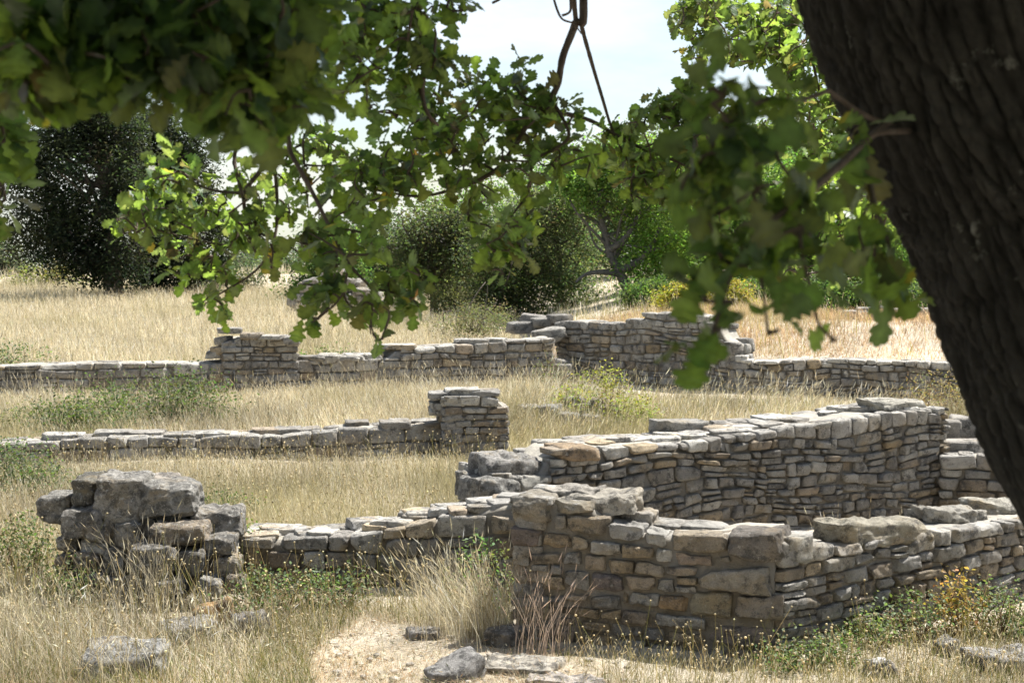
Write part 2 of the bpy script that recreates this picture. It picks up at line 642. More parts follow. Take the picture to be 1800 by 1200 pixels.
# short end of the left run, its back, and the whole right run
backA = fl.A - fl.N * th
lay_courses(sa, Face(backA[:2], fl.A[:2]), lambda s: ztl(.03), rng, (.09, .17), (.16, .34), 7, warm=.5)
inner = fl.A + fl.U * (fl.L - .45) - fl.N * th
lay_courses(sa, Face(inner[:2], backA[:2]), lambda s: ztl(fl.L - .45 - s), rng, (.09, .16), (.15, .4), 4, warm=.4)
add_core(ca, fl, th, ztl, rng, 0, fl.L - .03)
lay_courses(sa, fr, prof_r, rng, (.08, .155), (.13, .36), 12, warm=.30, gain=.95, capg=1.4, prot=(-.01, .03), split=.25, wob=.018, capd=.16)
bfA, bfB = fr.A + fr.U * fr.L - fr.N * th, fr.A + fr.U * .5 - fr.N * th
lay_courses(sa, Face(bfA[:2], bfB[:2]), lambda s: prof_r(fr.L - s), rng, (.1, .17), (.2, .45), 4, warm=.4)
add_core(ca, fr, th, prof_r, rng, .05, fr.L)
FOOT.append([A, B, B - fl.N[:2] * th, A - fl.N[:2] * th])
FOOT.append([B, Dd, Dd - fr.N[:2] * th, B - fr.N[:2] * th])
sa.build('masonry', M_STONE, root)
ca.build('mortar_fill', M_FILL, root)


def coping(pxs, face, name, parent, n_in, th_, rng, tint, n=14, tilt=0., rough=1.3):
    """a big slab lying on the wall top: outline of its front edge in pixels (left, right, top, bottom)"""
    x0, x1, yt, yb = pxs
    a = Acc()
    fo = Face((face.A - face.N * n_in)[:2], (face.A - face.N * n_in + face.U * face.L)[:2])
    p0, p1 = fo.hit(x0, yb), fo.hit(x1, yb)
    q1 = fo.hit(x1, yt)
    q0 = fo.hit(x0, yt)
    add_stone(a, fo.A, fo.U, UP, fo.N, [p0 - (0, .05), p1 - (0, .05), q1 + (0, tilt), q0], -th_, 0, rng, n, tint, rough)
    return a.build(name, M_BLOCK if name == 'eroded_block' else M_STONE, parent)


coping((1479, 1645, 918, 948), fr, 'coping_slab', root, .0, .30, rng, (.38, .345, .27), 22, rough=2.2)
coping((1386, 1432, 944, 977), fr, 'coping_slab', root, .0, .30, rng, (.40, .375, .32), 9)
coping((1652, 1740, 896, 912), fr, 'coping_slab', root, .22, .3, rng, (.42, .39, .33), 22, rough=2.4)
coping((1735, 1860, 882, 902), fr, 'coping_slab', root, .26, .3, rng, (.44, .41, .34), 22, rough=2.4)
coping((985, 1112, 872, 897), fl, 'coping_slab', root, .12, .38, rng, (.44, .40, .33), 22, rough=2.4)
coping((955, 1050, 861, 880), fl, 'coping_slab', root, .22, .3, rng, (.44, .40, .34), 22, rough=2.6)
coping((1065, 1148, 902, 925), fl, 'coping_slab', root, .24, .3, rng, (.44, .40, .34), 22, rough=2.4)


# ---- 2. tall wall of the room behind -----------------------------------------------------------
rng = np.random.default_rng(22)
D_, E_ = gnd(868, 992), gnd(1666, 907)
fi = Face(D_, E_)
root = thing('room_wall', (*D_, 0), 'longest and tallest wall of many small stones with a pale smooth top, behind the corner wall', 'wall')
sa, ca = Acc(), Acc()
zi = px_profile(fi, [(860, 830), (957, 835), (960, 808), (986, 806), (990, 787), (1080, 786), (1200, 778), (1300, 764), (1400, 748), (1500, 735), (1560, 724), (1650, 716)])
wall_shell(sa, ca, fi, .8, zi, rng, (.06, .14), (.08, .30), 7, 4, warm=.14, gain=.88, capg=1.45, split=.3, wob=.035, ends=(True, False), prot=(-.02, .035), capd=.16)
for k in range(34):
    s_ = rng.uniform(1.1, fi.L - .2)
    p = fi.A + fi.U * s_ - fi.N * rng.uniform(.2, .68)
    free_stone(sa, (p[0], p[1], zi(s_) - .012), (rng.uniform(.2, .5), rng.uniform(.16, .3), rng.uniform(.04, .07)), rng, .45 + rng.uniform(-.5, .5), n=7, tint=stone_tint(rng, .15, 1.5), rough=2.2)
sa.build('masonry', M_STONE, root)
ca.build('mortar_fill', M_FILL, root)
coping((862, 962, 806, 848), fi, 'eroded_block', root, .03, .5, rng, (.33, .31, .28), 14, rough=2.2)
coping((845, 920, 845, 884), fi, 'eroded_block', root, -.16, .5, rng, (.30, .285, .255), 14, rough=2.2)
coping((829, 868, 836, 872), fi, 'eroded_block', root, .22, .4, rng, (.34, .32, .28), 9, rough=1.8)
coping((918, 964, 838, 868), fi, 'corner_stone', root, -.07, .3, rng, (.38, .36, .31), 9)
coping((990, 1058, 787, 801), fi, 'coping_slab', root, -.05, .4, rng, (.35, .26, .17), 9)
coping((1170, 1255, 741, 764), fi, 'coping_slab', root, .52, .34, rng, (.36, .34, .30), 9)
coping((1545, 1640, 706, 716), fi, 'coping_slab', root, .12, .4, rng, (.45, .42, .35), 14, rough=2)

# ---- 3. short wall closing the room at the right ------------------------------------------------
rng = np.random.default_rng(33)
E2 = gnd(1650, 912)
G2 = gnd(1960, 925)
ff = Face(E2, G2)
root = thing('low_return_wall', (*E2, 0), 'low shaded wall with a flat slab top, half hidden by the oak trunk', 'wall')
sa, ca = Acc(), Acc()
zf = px_profile(ff, [(1640, 800), (1690, 797), (1760, 803), (1960, 812)])
wall_shell(sa, ca, ff, .7, zf, rng, (.085, .14), (.16, .36), 7, 4, warm=.3, gain=.95, ends=(False, True))
sa.build('masonry', M_STONE, root)
ca.build('mortar_fill', M_FILL, root)
for (x0, x1, yt, yb, dn) in ((1655, 1735, 778, 800, .25), (1642, 1690, 742, 775, .7), (1672, 1745, 735, 765, .95), (1730, 1800, 752, 790, .8)):
    coping((x0, x1, yt, yb), ff, 'coping_slab', root, dn, .4, rng, stone_tint(rng, .1, 1.2), 9)

# ---- 4. low wall running left from the room to the ruined pillar ---------------------------------
rng = np.random.default_rng(44)
H_, I_ = gnd(415, 1030), gnd(960, 1046)
fw = Face(H_, I_)
root = thing('low_connecting_wall', (*H_, 0), 'low wall with a rough grey capping between the blocky pillar and the corner wall', 'wall')
sa, ca = Acc(), Acc()
zw = px_profile(fw, [(415, 944), (520, 946), (600, 940), (680, 926), (760, 912), (850, 898), (960, 884)])
wall_shell(sa, ca, fw, .64, zw, rng, (.12, .2), (.17, .42), 9, 4, warm=.45, gain=.9, capg=1.25, split=.15, prot=(-.01, .045))
for k in range(26):
    s = rng.uniform(.1, fw.L - .1)
    n_ = rng.uniform(.08, .52)
    p = fw.A + fw.U * s - fw.N * n_
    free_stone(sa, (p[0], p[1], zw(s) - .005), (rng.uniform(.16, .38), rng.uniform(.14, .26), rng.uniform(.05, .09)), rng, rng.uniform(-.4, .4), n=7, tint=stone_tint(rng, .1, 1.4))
sa.build('masonry', M_STONE, root)
ca.build('mortar_fill', M_FILL, root)

# ---- 5. ruined pillar of big blocks at the left ---------------------------------------------------
rng = np.random.default_rng(55)
J_, K_ = gnd(70, 1062), gnd(425, 1062)
fp = Face(J_, K_)
root = thing('ruined_pillar', (*gnd(250, 1050), 0), 'heap of big weathered grey blocks, the largest block on top, in tall dry grass', 'ruin')
# (u0,v0,u1,v1) in the zoomed crop, how far behind the front plane, thickness
blocks = [(445, 150, 790, 485, .22, .75), (765, 165, 1150, 445, .26, .75), (272, 138, 475, 388, .34, .6), (560, 108, 835, 190, .62, .5), (835, 112, 1030, 190, .66, .45),
          (62, 285, 285, 475, .42, .6), (232, 378, 512, 600, .16, .6), (505, 452, 612, 640, .20, .4), (585, 475, 775, 665, .17, .45), (770, 440, 900, 640, .34, .4),
          (845, 478, 1238, 640, .04, .55), (1128, 380, 1492, 592, .42, .5), (680, 645, 1045, 860, -.06, .5), (1035, 665, 1215, 870, -.02, .5),
          (1212, 578, 1440, 715, .08, .45), (1295, 705, 1475, 850, .06, .45), (180, 570, 330, 690, .22, .5), (322, 596, 530, 720, .17, .5),
          (895, 868, 1090, 1010, -.16, .4), (1160, 868, 1355, 1000, -.14, .4), (1375, 842, 1535, 980, -.02, .4), (290, 690, 500, 850, .12, .5),
          (500, 640, 690, 850, .16, .5), (180, 680, 300, 850, .2, .5), (690, 850, 900, 1000, -.02, .45), (500, 850, 700, 1010, .04, .5), (1075, 990, 1240, 1090, -.2, .4), (280, 840, 510, 1010, .05, .5)]
ptint = [(.31, .29, .255), (.28, .265, .235), (.18, .165, .13), (.42, .40, .36), (.42, .37, .31)]
for k, (u0, v0, u1, v1, dn, tk) in enumerate(blocks):
    f2 = Face((J_ + np.array([0, dn])), (K_ + np.array([0, dn])))
    tk *= .68
    v0 += 34 if k < 3 else (46 if k < 5 else 10)
    P = [f2.hit(50 + u / 4, 800 + v / 4) for u, v in ((u0, v1), (u1, v1), (u1, v0), (u0, v0))]
    P = [p + rng.uniform(-.018, .018, 2) for p in P]
    if k == 1:
        P[2] = P[2] - (.02, .045)
        P[3] = P[3] - (0, .015)
    a = Acc()
    t = ptint[k] if k < len(ptint) else stone_tint(rng, .3, .85)
    add_stone(a, f2.A, f2.U, UP, f2.N, P, -tk, 0, rng, 22, t, 1.9, .04, 4)
    ob = a.build('block', M_BLOCK, root)
    if k == 0:
        ob['label'] = 'largest block, standing proud on top'
    elif k == 2:
        ob['label'] = 'dark upright block'
ca = Acc()
fb = Face(J_ + np.array([.12, .42]), K_ + np.array([-.1, .42]))
add_core(ca, fb, .5, lambda s: .66 if s < fb.L * .72 else .5, rng, side=(.30, .25, .19), top=(.42, .39, .33))
ca.build('mortar_fill', M_FILL, root)
FOOT.append([J_ + (0, 0), K_ + (0, 0), K_ + (0, 1.0), J_ + (0, 1.0)])

# ---- 6. middle wall with its square pillar ---------------------------------------------------------
rng = np.random.default_rng(66)
L0, L1 = gnd(-460, 826.5), gnd(785, 800)
fm = Face(L0, L1)
root = thing('middle_wall', (*L0, 0), 'long low wall in the middle distance that ends in a square pillar, dry grass in front', 'wall')
sa, ca = Acc(), Acc()
zm = px_profile(fm, [(-60, 784), (60, 776), (130, 772), (200, 768), (380, 768), (382, 764), (500, 764), (560, 757), (640, 752), (700, 748), (785, 742)])
wall_shell(sa, ca, fm, .62, zm, rng, (.13, .2), (.2, .46), 7, 4, warm=.2, gain=.95, capg=1.12, prot=(-.01, .04), ends=(True, False))
for k in range(14):
    s = rng.uniform(.3, fm.L - .3)
    p = fm.A + fm.U * s - fm.N * rng.uniform(.15, .45)
    free_stone(sa, (p[0], p[1], zm(s)), (rng.uniform(.25, .6), .35, rng.uniform(.05, .12)), rng, fm_yaw := math.atan2(fm.U[1], fm.U[0]), n=7, tint=stone_tint(rng, .1, 1.2))
sa.build('masonry', M_STONEF, root)
ca.build('mortar_fill', M_FILL, root)
sa, ca = Acc(), Acc()
fq = Face(gnd(780, 806), gnd(892, 803))
fq2 = Face(fq.A[:2] + fq.N[:2] * .06, (fq.A + fq.U * fq.L)[:2] + fq.N[:2] * .06)
zq = px_profile(fq2, [(770, 697), (832, 695), (870, 693), (880, 708), (892, 715)])
wall_shell(sa, ca, fq2, .75, zq, rng, (.08, .12), (.14, .36), 7, 4, warm=.25, gain=.92, capg=1.25)
for (x, y, w) in ((778, 694, .35), (812, 688, .42), (850, 690, .4), (772, 712, .25), (768, 722, .22)):
    p = at(x, y, fq2.A[1] + .3)
    free_stone(sa, p, (w, .4, .09), rng, .1, n=7, tint=stone_tint(rng, .1, 1.15))
sa.build('pillar', M_STONEF, root)
ca.build('pillar_fill', M_FILL, root)

# ---- 7. back left wall -------------------------------------------------------------------------------
rng = np.random.default_rng(77)
root = None
sa, ca = Acc(), Acc()
b0, b1 = gnd(-500, 717.6), gnd(975, 672)
fbk = Face(b0, b1)
root = thing('back_wall', (*b0, 0), 'far low wall crossing the left field, with a short broken stub rising from it', 'wall')
zb = px_profile(fbk, [(-60, 645), (60, 642), (150, 638), (372, 638), (374, 636), (528, 636), (530, 632), (620, 632), (690, 628), (692, 614), (780, 608), (850, 602), (975, 594)])
wall_shell(sa, ca, fbk, .65, zb, rng, (.11, .17), (.2, .5), 5, 3, warm=.12, gain=.92, capg=1.2, prot=(-.01, .04))
for k in range(16):
    s = fbk.L * rng.uniform(.68, .97)
    p = fbk.A + fbk.U * s - fbk.N * rng.uniform(.1, .5)
    free_stone(sa, (p[0], p[1], zb(s) + .02), (rng.uniform(.3, .7), .4, rng.uniform(.06, .14)), rng, rng.uniform(-.2, .2), n=5, tint=stone_tint(rng, .1, 1.2))
sa.build('masonry', M_STONEF, root)
ca.build('mortar_fill', M_FILL, root)
sa, ca = Acc(), Acc()
f0, f1 = fbk.hit(392, 640)[0], fbk.hit(524, 640)[0]
st = Face((fbk.A + fbk.U * f0 + fbk.N * .05)[:2], (fbk.A + fbk.U * f1 + fbk.N * .05)[:2])
zs = px_profile(st, [(392, 604), (412, 596), (420, 592), (500, 594), (524, 602)])
lay_courses(sa, st, zs, rng, (.11, .17), (.16, .4), 5, z0=-.1, warm=.12, capg=1.1, s0=0)
bst = Face((st.A + st.U * st.L - st.N * .75)[:2], (st.A - st.N * .75)[:2])
lay_courses(sa, bst, lambda s: zs(st.L - s), rng, (.12, .18), (.2, .4), 3, z0=.3)
for e in (Face(bst.A[:2] + bst.U[:2] * bst.L, st.A[:2]), Face((st.A + st.U * st.L)[:2], bst.A[:2])):
    lay_courses(sa, e, lambda s: zs(.1), rng, (.11, .17), (.16, .4), 4, z0=.4)
add_core(ca, st, .75, zs, rng)
for (x, y, w, h) in ((405, 581, .45, .1), (440, 590, .45, .12), (480, 592, .5, .08), (392, 598, .25, .16), (388, 615, .3, .14), (378, 622, .3, .14), (512, 598, .3, .14)):
    p = at(x, y, st.A[1] + .28)
    free_stone(sa, p, (w, .42, h), rng, rng.uniform(-.2, .2), n=5, tint=stone_tint(rng, .1, 1.0))
sa.build('stub', M_STONEF, root)
ca.build('stub_fill', M_FILL, root)

# ---- 8. taller back wall and the lower terrace wall to its right --------------------------------------
rng = np.random.default_rng(88)
r0, r1, r2 = gnd(975, 662), gnd(1292, 690), gnd(1720, 706)
fr1 = Face(r0, r1)
root = thing('tall_back_wall', (*r0, 0), 'tall far wall of pale rubble behind the leaning oak leaves, dry orange grass on top', 'wall')
sa, ca = Acc(), Acc()
z1 = px_profile(fr1, [(975, 566), (1000, 562), (1040, 566), (1098, 568), (1100, 560), (1128, 562), (1130, 549), (1200, 551), (1225, 553), (1240, 566), (1262, 570), (1268, 592), (1292, 606)])
wall_shell(sa, ca, fr1, .6, z1, rng, (.09, .17), (.14, .42), 5, 3, warm=.12, gain=1.02, capg=1.1, split=.25, wob=.04, prot=(-.02, .05))
for (x, y, w, h, dy) in ((940, 562, .6, .2, .9), (955, 566, .5, .2, .5), (985, 560, .4, .18, .3), (930, 575, .8, .25, .6), (965, 590, .6, .3, -.3), (975, 640, .5, .25, -.6), (990, 650, .4, .25, -.7)):
    p = at(x, y, r0[1] + dy)
    free_stone(sa, p, (w, .5, h), rng, rng.uniform(-.4, .4), roll=rng.uniform(-.2, .2), n=5, tint=stone_tint(rng, .1, .95))
sa.build('masonry', M_STONEF, root)
ca.build('mortar_fill', M_FILL, root)
fr2 = Face(r1, r2)
root = thing('terrace_wall', (*r1, 0), 'low far retaining wall under a bank of orange dry grass, right of the hanging dark leaves', 'wall')
sa, ca = Acc(), Acc()
z2 = px_profile(fr2, [(1292, 622), (1320, 634), (1400, 632), (1480, 630), (1560, 634), (1640, 634), (1720, 642)])
wall_shell(sa, ca, fr2, .5, z2, rng, (.10, .19), (.16, .42), 5, 3, warm=.12, gain=1.08, capg=1.3, split=.25, wob=.035, prot=(-.02, .06))
sa.build('masonry', M_STONEF, root)
ca.build('mortar_fill', M_FILL, root)

# ---- loose rocks -----------------------------------------------------------------------------------------
rng = np.random.default_rng(99)


def rock(name, label, px, py, w, d, h, yaw=0, n=14, tint=(.33, .31, .28), group=None, sink=.25, cat='rock', roll=0., rough=2.0):
    p = gnd(px, py)
    z = float(gz(p[0], p[1]))
    a = Acc()
    free_stone(a, (p[0], p[1], z + h * (.5 - sink)), (w, d, h), rng, yaw, roll=roll, n=n, tint=tint, rough=rough)
    ob = a.build(name, M_BLOCK)
    c = np.array([p[0], p[1], z])
    me = ob.data
    co = np.empty(len(me.vertices) * 3, np.float32)
    me.vertices.foreach_get('co', co)
    co = co.reshape(-1, 3) - c
    me.vertices.foreach_set('co', co.ravel().astype(np.float32))
    ob.location = c
    tag(ob, label, cat, group)
    return ob


rock('boulder', 'wide flat grey boulder sunk in the dry grass at the lower left', 225, 1184, .56, .4, .26, .1, tint=(.34, .335, .32))
rock('rock', 'dark pointed rock on the sandy path at the bottom edge', 805, 1190, .38, .24, .19, .5, tint=(.30, .285, .265), roll=.3, sink=.36, rough=2.6)
rock('flat_rock', 'pale flat slab beside the pointed rock, upper one of the slabs at the path edge', 915, 1176, .5, .34, .16, -.3, tint=(.50, .45, .37), rough=2.4, sink=.6)
rock('flat_rock', 'pale flat slab lying nearest the bottom edge below the corner wall', 995, 1204, .5, .26, .14, -.3, tint=(.50, .44, .38), rough=2.4, sink=.62)
rock('rock', 'small whitish stone on the ground below the corner wall', 1546, 1186, .19, .16, .14, .3, 9, (.60, .57, .52))
rock('rock', 'small dark stone half buried in the grass near the right edge', 1662, 1150, .2, .15, .16, .8, 9, (.30, .28, .25))
rock('flat_rock', 'grey flat outcrop in the grass at the lower right edge', 1765, 1172, .5, .32, .16, .2, tint=(.38, .36, .33))
rock('rock', 'low brown stone on the sandy path behind the pointed rock', 745, 1120, .24, .2, .1, .2, 9, (.36, .33, .29))
rock('rock', 'tilted stone at the foot of the corner wall end', 890, 1128, .28, .22, .16, .9, 9, (.26, .24, .21))
rock('flat_rock', 'small slab buried at the foot of the blocky pillar', 330, 1120, .4, .3, .16, .4, 9, (.33, .31, .28))
rock('rock', 'small dark stone beside the orange slab in the grass', 440, 1112, .26, .2, .2, .4, 9, (.22, .20, .18))
rock('flat_rock', 'orange brown slab tilted in the grass right of the blocky pillar', 385, 1098, .26, .1, .26, .3, 9, (.44, .27, .12), roll=.5)
pa = Acc()
for k in range(180):
    p = gnd(rng.uniform(520, 1120), rng.uniform(1085, 1225))
    if p[0] > -.02 and p[1] > 10.9:
        continue
    r = rng.uniform(.008, .035) * rng.uniform(.5, 1)
    free_stone(pa, (p[0], p[1], float(gz(*p)) + r * .3), (r * 2, r * 1.6, r * 1.2), rng, rng.uniform(0, 3), n=3, tint=np.array((.50, .44, .36)) * rng.uniform(.75, 1.2))
tag(pa.build('gravel', M_FILL), 'small pale pebbles scattered over the sandy path', 'gravel', kind='stuff')
# remains of a low wall seen behind the tall room wall
root = thing('rubble_line', (*gnd(1030, 748), 0), 'line of fallen stones in the grass between the square pillar and the tall room wall', 'rubble')
for (x, y, w, h) in ((1008, 735, .34, .2), (1030, 738, .3, .16), (1055, 742, .3, .22), (1078, 748, .28, .2), (930, 740, .3, .14), (965, 742, .34, .16), (1040, 752, .3, .14), (1000, 750, .3, .14)):
    p = gnd(x, y)
    a = Acc()
    free_stone(a, (p[0], p[1], float(gz(*p)) + h * .8), (w, .35, h * 1.6), rng, rng.uniform(-.3, .3), n=7, tint=stone_tint(rng, .2, .95))
    a.build('stone', M_STONEF, root)
root = thing('bank_rubble', (*at(1600, 570, 33)[:2], .95), 'pale loose stones along the top of the orange grass bank beside the trunk', 'rubble')
for k in range(30):
    x = rng.uniform(1470, 1700)
    p = at(x, 570, 33.5 + rng.uniform(-.5, .5))
    z = float(gz(p[0], p[1]))
    a = Acc()
    h = rng.uniform(.12, .34)
    free_stone(a, (p[0], p[1], z + h * .4), (rng.uniform(.2, .55), .35, h), rng, rng.uniform(-.5, .5), n=5, tint=stone_tint(rng, .1, 1.2))
    a.build('stone', M_STONEF, root)
# cairn far off in front of the trees
root = thing('stone_heap', (*at(600, 520, 52)[:2], 0), 'far heap of grey stones under the trees behind the hanging oak leaves', 'ruin')
a = Acc()
for k in range(150):
    px_ = rng.uniform(520, 690)
    hh = 1 - abs(px_ - 585) / 110
    if hh <= 0:
        continue
    py_ = 545 - rng.uniform(0, 1) * 75 * hh
    p = at(px_, py_, 52 + rng.uniform(-.6, .6))
    free_stone(a, p, (rng.uniform(.3, .7), .5, rng.uniform(.2, .35)), rng, rng.uniform(-1, 1), n=3, tint=stone_tint(rng, .1, 1.0))
a.build('stones', M_STONEF, root)


# ------------------------------------------------------------------ tubes, leaves, trees
def tube(acc, P, r, sides=7, tint=(.12, .10, .08), wob=0., seed=0, cap=True):
    P = np.asarray(P, float)
    r = np.broadcast_to(np.asarray(r, float), (len(P),))
    T = np.gradient(P, axis=0)
    T /= np.linalg.norm(T, axis=1, keepdims=True) + 1e-9
    ref = np.array([.31, .2, .93]) if abs(T[0] @ np.array([0, 0, 1.])) < .8 else np.array([1., .1, 0])
    Uu = np.cross(T, ref)
    Uu /= np.linalg.norm(Uu, axis=1, keepdims=True) + 1e-9
    Vv = np.cross(T, Uu)
    a = np.linspace(0, 2 * math.pi, sides, endpoint=False)
    rr = r[:, None] * np.ones(sides)[None, :]
    if wob:
        rg = np.random.default_rng(seed)
        rr = rr * (1 + wob * rg.normal(size=rr.shape))
    X = P[:, None, :] + rr[..., None] * (np.cos(a)[None, :, None] * Uu[:, None, :] + np.sin(a)[None, :, None] * Vv[:, None, :])
    n = len(P)
    i = np.arange(n - 1)[:, None] * sides
    j = np.arange(sides)[None, :]
    jn = (j + 1) % sides
    Qd = np.stack([i + j, i + jn, i + sides + jn, i + sides + j], -1).reshape(-1, 4)
    acc.add(X.reshape(-1, 3), Qd, None, tint)


def smooth_path(P, n=12):
    P = np.asarray(P, float)
    m = len(P)
    t = np.linspace(0, m - 1, n)
    out = []
    for v in t:
        i = min(int(v), m - 2)
        f = v - i
        p0, p1, p2, p3 = P[max(i - 1, 0)], P[i], P[i + 1], P[min(i + 2, m - 1)]
        out.append(.5 * (2 * p1 + (p2 - p0) * f + (2 * p0 - 5 * p1 + 4 * p2 - p3) * f * f + (3 * p1 - p0 - 3 * p2 + p3) * f ** 3))
    return np.array(out)


def frames(rng, n, up_bias=.0):
    """random leaf frames: L along the leaf, S sideways, Z its normal"""
    Z = rng.normal(size=(n, 3))
    Z[:, 2] = np.abs(Z[:, 2]) + up_bias
    Z /= np.linalg.norm(Z, axis=1, keepdims=True)
    L = rng.normal(size=(n, 3))
    L -= (L * Z).sum(1, keepdims=True) * Z
    L /= np.linalg.norm(L, axis=1, keepdims=True)
    return L, np.cross(Z, L), Z


def small_leaves(acc, P, size, rng, col, aspect=.5, up_bias=.5):
    """diamond leaves folded along the midrib"""
    n = len(P)
    L, S, Z = frames(rng, n, up_bias)
    s = (size * rng.uniform(.65, 1.3, n))[:, None]
    w = s * aspect
    a = P - L * s * .5
    b = P + S * w * .5 + Z * s * .08
    c = P + L * s * .5
    d = P - S * w * .5 + Z * s * .08
    V = np.stack([a, b, c, d], 1).reshape(-1, 3)
    i = np.arange(n)[:, None] * 4
    acc.add(V, np.concatenate([i, i + 1, i + 2, i + 3], 1), None, np.repeat(col, 4, 0))


def crown(acc, ells, rng, clumps, per, sig, size, base, var=.35, aspect=.5, shell=.55, flat=.7):
    """leaf clumps spread through several ellipsoids (centre, radii)"""
    w = np.array([e[1][0] * e[1][1] * e[1][2] for e in ells]) ** (2 / 3)
    w /= w.sum()
    cs = []
    for e, k in zip(ells, rng.multinomial(clumps, w)):
        d = rng.normal(size=(k, 3))
        d /= np.linalg.norm(d, axis=1, keepdims=True)
        r = rng.uniform(shell ** 3, 1.08, k) ** (1 / 3)
        cs.append(np.array(e[0]) + d * r[:, None] * np.array(e[1]))
    cs = np.concatenate(cs)
    n = rng.poisson(per, len(cs)) + 3
    ci = np.repeat(np.arange(len(cs)), n)
    sg = sig * rng.uniform(.6, 1.4, len(cs))[ci]
    P = cs[ci] + rng.normal(size=(len(ci), 3)) * sg[:, None] * np.array([1, 1, flat])
    cc = np.array(base) * (1 + var * rng.normal(size=(len(cs), 1)) * .6).clip(.45, 1.9)
    cc = cc * (1 + .12 * rng.normal(size=(len(cs), 3)))
    col = (cc[ci] * (1 + var * .5 * rng.normal(size=(len(ci), 1)))).clip(.008, .6)
    small_leaves(acc, P, size, rng, col, aspect)
    return cs


def ell(px, py, rx, ry, D, dz=1.0):
    c = at(px, py, D)
    k = D / F
    return (c, (rx * k, max(rx, ry) * k * .8 * dz, ry * k))


def tree(name, label, cat, trunk_px, D, tr, ells_px, rng, clumps, per, size, base, sig=.3, limbs=14, group=None, bark=(.10, .085, .07), extra=(), m=M_TREE, var=.35, aspect=.5, base_py=None):
    P = [at(x, y, D) for x, y in trunk_px]
    b = P[0].copy()
    b[2] = float(gz(b[0], b[1])) - .05
    if abs(b[2] - P[0][2]) < 1.2:
        P[0] = b
    else:
        P = [b] + P
    root = thing(name, b, label, cat, group)
    ells = [ell(*e, D) if len(e) == 4 else ell(*e[:4], D, e[4]) for e in ells_px]
    la, ta = Acc(), Acc()
    cs = crown(la, ells, rng, clumps, per, sig, size, base, var, aspect)
    sp = smooth_path(P, 16)
    tube(ta, sp, np.linspace(tr, tr * .35, 16) * (1 + .06 * rng.normal(size=16)), 9, bark, .05, 3)
    for (pl, r0, r1) in extra:
        q = smooth_path([at(x, y, D + dy) for x, y, dy in pl], 14)
        tube(ta, q, np.linspace(r0, r1, 14), 7, bark, .05, 4)
    for k in rng.choice(len(cs), min(limbs, len(cs)), replace=False):
        s = sp[rng.integers(6, 16)]
        e = cs[k]
        mid = (s + e) / 2 + rng.normal(size=3) * .25
        tube(ta, smooth_path([s, mid, e], 8), np.linspace(tr * .3, .015, 8), 5, bark)
    ta.build('trunk', M_BARK, root)
    la.build('crown', m, root, smooth=False)
    return root


rt = np.random.default_rng(1234)
HOLM = (.021, .028, .018)
OLIVE = (.055, .068, .035)
GREEN = (.072, .118, .03)
tree('holm_oak', 'tall dark holm oak with a pointed top at the left edge of the field', 'tree', [(200, 527), (195, 440), (185, 330), (175, 200)], 62, .42,
     [(150, 300, 110, 115), (180, 205, 80, 80), (110, 250, 60, 70), (95, 400, 85, 60), (215, 395, 60, 80), (60, 320, 45, 75), (150, 430, 60, 50), (178, 165, 40, 62), (205, 470, 50, 40), (120, 450, 70, 35)], rt, 620, 80, .17, HOLM, .42, 24)
tree('holm_oak', 'dark spreading holm oak standing right behind the pointed one', 'tree', [(272, 527), (285, 450), (300, 350), (300, 250)], 66, .42,
     [(300, 320, 75, 90), (345, 430, 70, 70), (330, 240, 55, 60), (270, 450, 50, 60), (255, 270, 50, 80), (290, 490, 60, 30)], rt, 440, 80, .17, HOLM, .32, 20)
tree('distant_tree', 'dull green tree far beyond the field at the left edge', 'tree', [(0, 520), (-5, 470), (-10, 440)], 95, .3, [(-15, 455, 50, 50), (25, 490, 30, 35)], rt, 110, 40, .22, (.05, .06, .04), .4, 6)
tree('bush', 'rounded yellow green bush at the field edge under the holm oaks', 'bush', [(85, 525), (85, 505), (85, 495)], 74, .1, [(60, 505, 45, 28), (115, 500, 45, 32)], rt, 110, 45, .16, (.13, .13, .035), .3, 6, m=M_SHRUB)
tree('bush', 'dark bush under the right side of the holm oaks', 'bush', [(365, 525), (365, 510), (365, 500)], 70, .1, [(350, 510, 50, 28), (420, 505, 40, 30)], rt, 110, 45, .16, (.05, .06, .03), .3, 6, m=M_SHRUB)
tree('distant_tree', 'hazy low tree on the skyline behind the sunlit oak leaves', 'tree', [(470, 520), (470, 490), (470, 470)], 105, .25, [(450, 475, 60, 35), (540, 470, 60, 40), (400, 490, 45, 25)], rt, 150, 40, .24, (.06, .075, .05), .45, 8)
tree('olive_tree', 'dark round olive like tree above the far grass, left of the twisted oak', 'tree', [(765, 560), (762, 520), (755, 470), (750, 430)], 48, .16,
     [(750, 420, 65, 50), (715, 470, 45, 45), (810, 410, 55, 55), (790, 470, 55, 40)], rt, 230, 62, .115, (.042, .052, .028), .34, 22)
tree('shrubby_tree', 'low dark bushy tree reaching the ground beside the far wall end', 'tree', [(880, 565), (880, 530), (885, 490)], 45, .12,
     [(900, 480, 60, 60), (865, 535, 45, 32), (930, 535, 45, 30), (870, 440, 50, 40)], rt, 230, 62, .10, (.045, .058, .03), .32, 14)
tree('holm_oak', 'silvery green bushy holm oak between the dark shrub and the twisted oak', 'tree', [(985, 555), (985, 500), (985, 430)], 46, .14,
     [(985, 440, 62, 85), (1000, 355, 55, 45), (950, 390, 50, 55), (1010, 520, 48, 35)], rt, 300, 62, .10, (.078, .096, .060), .30, 16)
